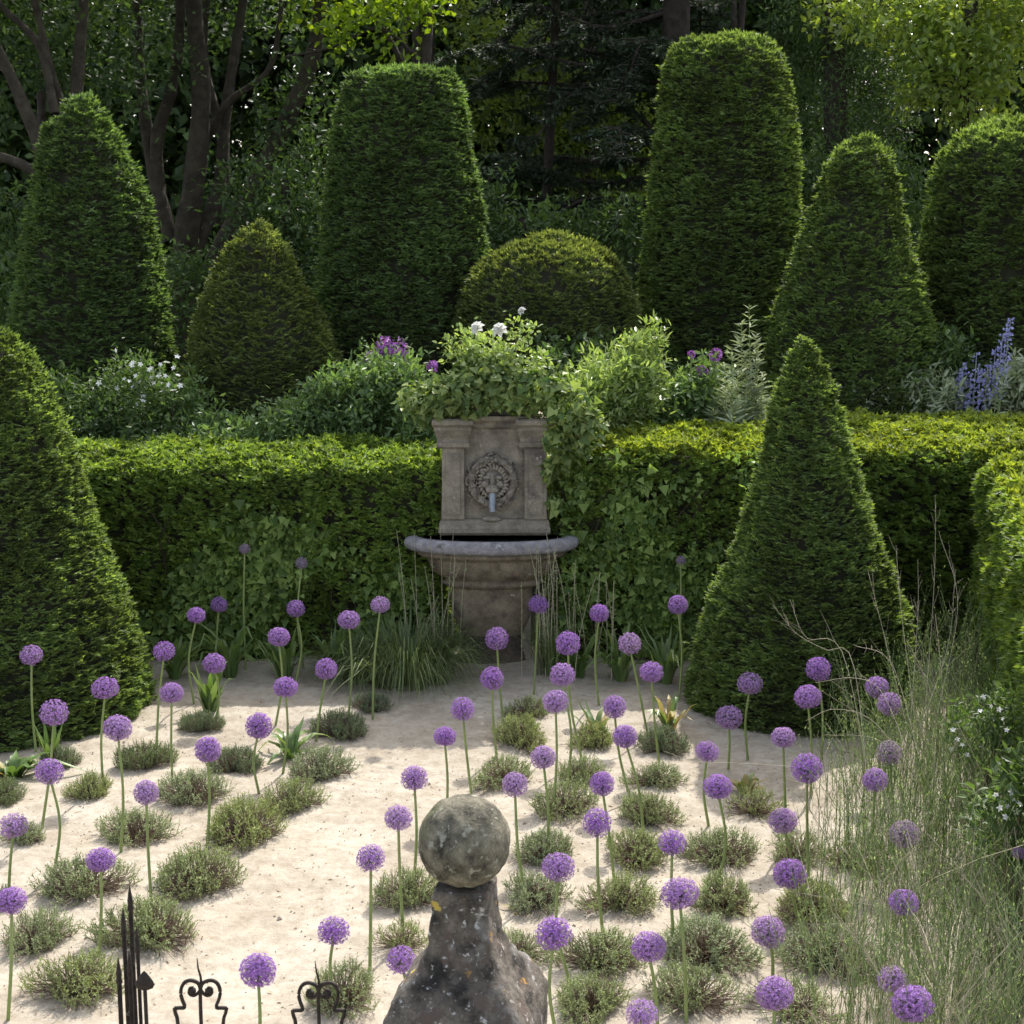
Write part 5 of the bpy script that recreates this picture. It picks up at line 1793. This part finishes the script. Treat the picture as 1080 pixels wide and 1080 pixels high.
# cedar: level, drooping boughs with flat sprays of needles
p0 = at(706, 330, 26.5)
lo = np.array([p0[0], p0[1], 0])
root = empty('cedar_tree', lo)
tag(root, 'dark cedar with layered drooping boughs between the two tall columns', 'tree', TG)
g, gl = Geo(), Geo()
add_path(g, np.array([[0, 0, 0], [0, 0, 5], [.05, 0, 9], [0, 0, 13]]), .27, .15, 14, 10, 0, .05)
boughs = []
for k in range(44):
    z = 3.0 + 6.4 * (k / 43) + rng.normal(0, .15)
    az = rng.uniform(0, 6.283) if k % 3 else math.pi + rng.normal(0, .5)
    ln = rng.uniform(2.2, 4.0)
    boughs.append((z, az, ln))
for z, az, ln in boughs:
    o_ = np.array([math.cos(az), math.sin(az), 0])
    s_ = np.array([-o_[1], o_[0], 0])
    pts = [np.array([0, 0, z]), o_ * ln * .4 + [0, 0, z + .25 + rng.normal(0, .3)] + s_ * rng.normal(0, .25), o_ * ln * .75 + s_ * rng.normal(0, .2) + [0, 0, z + .05], o_ * ln + s_ * rng.normal(0, .3) + [0, 0, z - rng.uniform(.2, .7)]]
    add_path(g, pts, .042, .012, 14, 6, 0)
    path = smooth_path(pts, 24)
    for i in range(3, 24):
        for sd in (-1, 1):
            if rng.random() < .28:
                continue
            l = rng.uniform(.25, .75) * (1.15 - i / 40)
            e = path[i] + (o_ * .55 + s_ * sd * rng.uniform(.5, 1.1)) * l + np.array([0, 0, -rng.uniform(.05, .40) * l])
            add_tubes(g, [[path[i], (path[i] + e) / 2 + [0, 0, .04], e]], np.array([[.016, .011, .005]]), 4)
            n = int(95 * l / .5)
            t = rng.random(n) ** .7
            P = path[i] * (1 - t)[:, None] + e * t[:, None] + rng.normal(0, .035, (n, 3)) * np.array([1, 1, .4])
            D = unit(e - path[i]) * .5 + rand_unit(n) * np.array([1, 1, .45])
            add_leaves(gl, P, D, np.array([0, 0, 1.0]) + rng.normal(0, .3, (n, 3)), rng.uniform(.08, .17, n), rng.uniform(.022, .040, n), 0)
g.build('trunk', M['bark_dark'], root)
gl.build('crown', M['cedar'], root)

tree('conifer', 'broad near-black conifer right of the tallest column', [([(885, 330), (884, 200), (880, 60), (880, -80)], 23.5, .25, .12)],
     [(885, 110, 23.3, 62, 85), (870, 10, 23.4, 60, 60), (930, 60, 23.6, 46, 60), (845, 60, 23.8, 36, 70), (880, -60, 23.6, 90, 60), (925, 130, 23.8, 36, 40)], 26000, .085, M['leaf_dark'], M['bark_dark'], ratio=.3, ncl=520, rc=.13, droop=.2)
tree('broadleaf_tree', 'bright light-leaved tree in the upper right corner', [([(1040, 330), (1032, 200), (1020, 90), (1030, -60)], 21.5, .16, .07), ([(1026, 150), (1060, 80), (1090, 20)], 21.5, .06, .03), ([(1024, 130), (985, 80), (960, 40)], 21.5, .05, .02)],
     [(1010, 80, 20.9, 42, 36), (1060, 60, 20.9, 50, 46), (985, 40, 21.2, 40, 34), (1030, 15, 21.2, 70, 34), (1085, 20, 21.2, 50, 50), (960, 20, 21.5, 50, 26), (900, 14, 22, 50, 20), (1030, -70, 22, 110, 50), (968, 95, 21.2, 22, 18), (1020, 120, 21.2, 30, 16)], 9000, .105, M['leaf_light'], M['bark_dark'], ratio=.5, ncl=330, rc=.13, up=-.05, hexa=True)
tree('laurel_tree', 'dusky laurel filling the gap behind the squat bronzed cone', [([(310, 340), (305, 260), (300, 190)], 21.5, .12, .05)],
     [(300, 225, 21.3, 46, 44), (330, 190, 21.6, 34, 50), (262, 205, 21.6, 36, 36), (290, 290, 21, 60, 40), (225, 310, 21, 46, 40), (335, 260, 21, 30, 50)], 6500, .10, M['leaf_dark'], M['bark_dark'], ratio=.4, ncl=220, rc=.15, hexa=True)
tree('laurel_tree', 'low mid-green laurel behind the dome, under the cedar boughs', [([(560, 340), (556, 280), (550, 230)], 22, .10, .05)],
     [(520, 225, 21.8, 24, 44), (545, 250, 21.8, 40, 26), (660, 250, 22, 40, 30), (600, 245, 22.4, 50, 22), (640, 290, 21.5, 50, 40)], 6000, .10, M['leaf_dark'], M['bark_dark'], ratio=.4, ncl=200, rc=.15, hexa=True)
tree('laurel_tree', 'dusky laurel between the blunt bright-edged cone and the round-topped column', [([(955, 340), (950, 260), (945, 200)], 20.5, .10, .05)],
     [(945, 215, 20.3, 32, 44), (965, 250, 20.2, 26, 50), (925, 180, 20.6, 34, 24), (860, 250, 20.6, 26, 60), (855, 200, 20.8, 22, 40)], 5000, .09, M['leaf_dark'], M['bark_dark'], ratio=.4, ncl=190, rc=.14, hexa=True)
tree('understorey_tree', 'dim green shrubby tree in the shade behind the blunt back cone', [([(150, 360), (148, 300), (140, 250)], 21, .10, .05)],
     [(170, 330, 20.5, 50, 60), (20, 330, 20.5, 50, 60), (110, 300, 22, 70, 70), (0, 240, 23, 50, 40)], 7000, .11, M['leaf_dark'], M['bark_dark'], ratio=.4, ncl=200, rc=.16, hexa=True)
tree('woodland_tree', 'sunlit yellow-green tree glimpsed through the cedar boughs', [([(620, 330), (618, 220), (625, 100), (620, -60)], 31, .2, .1)],
     [(610, 110, 30.5, 40, 26), (640, 200, 30.5, 46, 30), (560, 60, 30.5, 40, 40), (590, 150, 30.5, 36, 20), (700, 205, 30, 40, 30), (500, 45, 30.5, 30, 40), (520, 120, 30.5, 30, 30), (660, 130, 30.5, 30, 20)], 5200, .13, M['leaf_light'], M['bark_dark'], ratio=.5, ncl=170, rc=.2, hexa=True)

# the wood behind: one far mass, too deep and too even to count
g = Geo()
lo = np.array([0, 33, 0])
bl = []
for k in range(264):
    x = -17 + 34 * ((k % 22) + rng.random()) / 22
    bl.append((np.array([x, 33.5 + (k % 2) * 2.6 + rng.uniform(-1, 1.5), .3 + 1.15 * (k // 22) + rng.normal(0, .3)]), np.array([2.0, 1.4, 1.8])))
clump_leaves(g, bl, 300000, .29, .62, 10000, .42, 0, .1, lo, False)
for k in range(14):
    x = -14 + 28 * rng.random()
    y = rng.uniform(27, 31)
    e = rng.normal(0, .5, 2)
    add_path(g, np.array([[x, y, 0], [x + e[0] * .4, y, 3.5], [x + e[0], y + e[1], 10]]) - lo, rng.uniform(.06, .13), .05, 10, 7, 1, .05)
o = g.build('woodland', [M['leaf_dark'], M['bark_dark']])
o.location = lo
tag(o, 'deep dark wood closing the view behind the garden', 'woodland', kind='stuff')
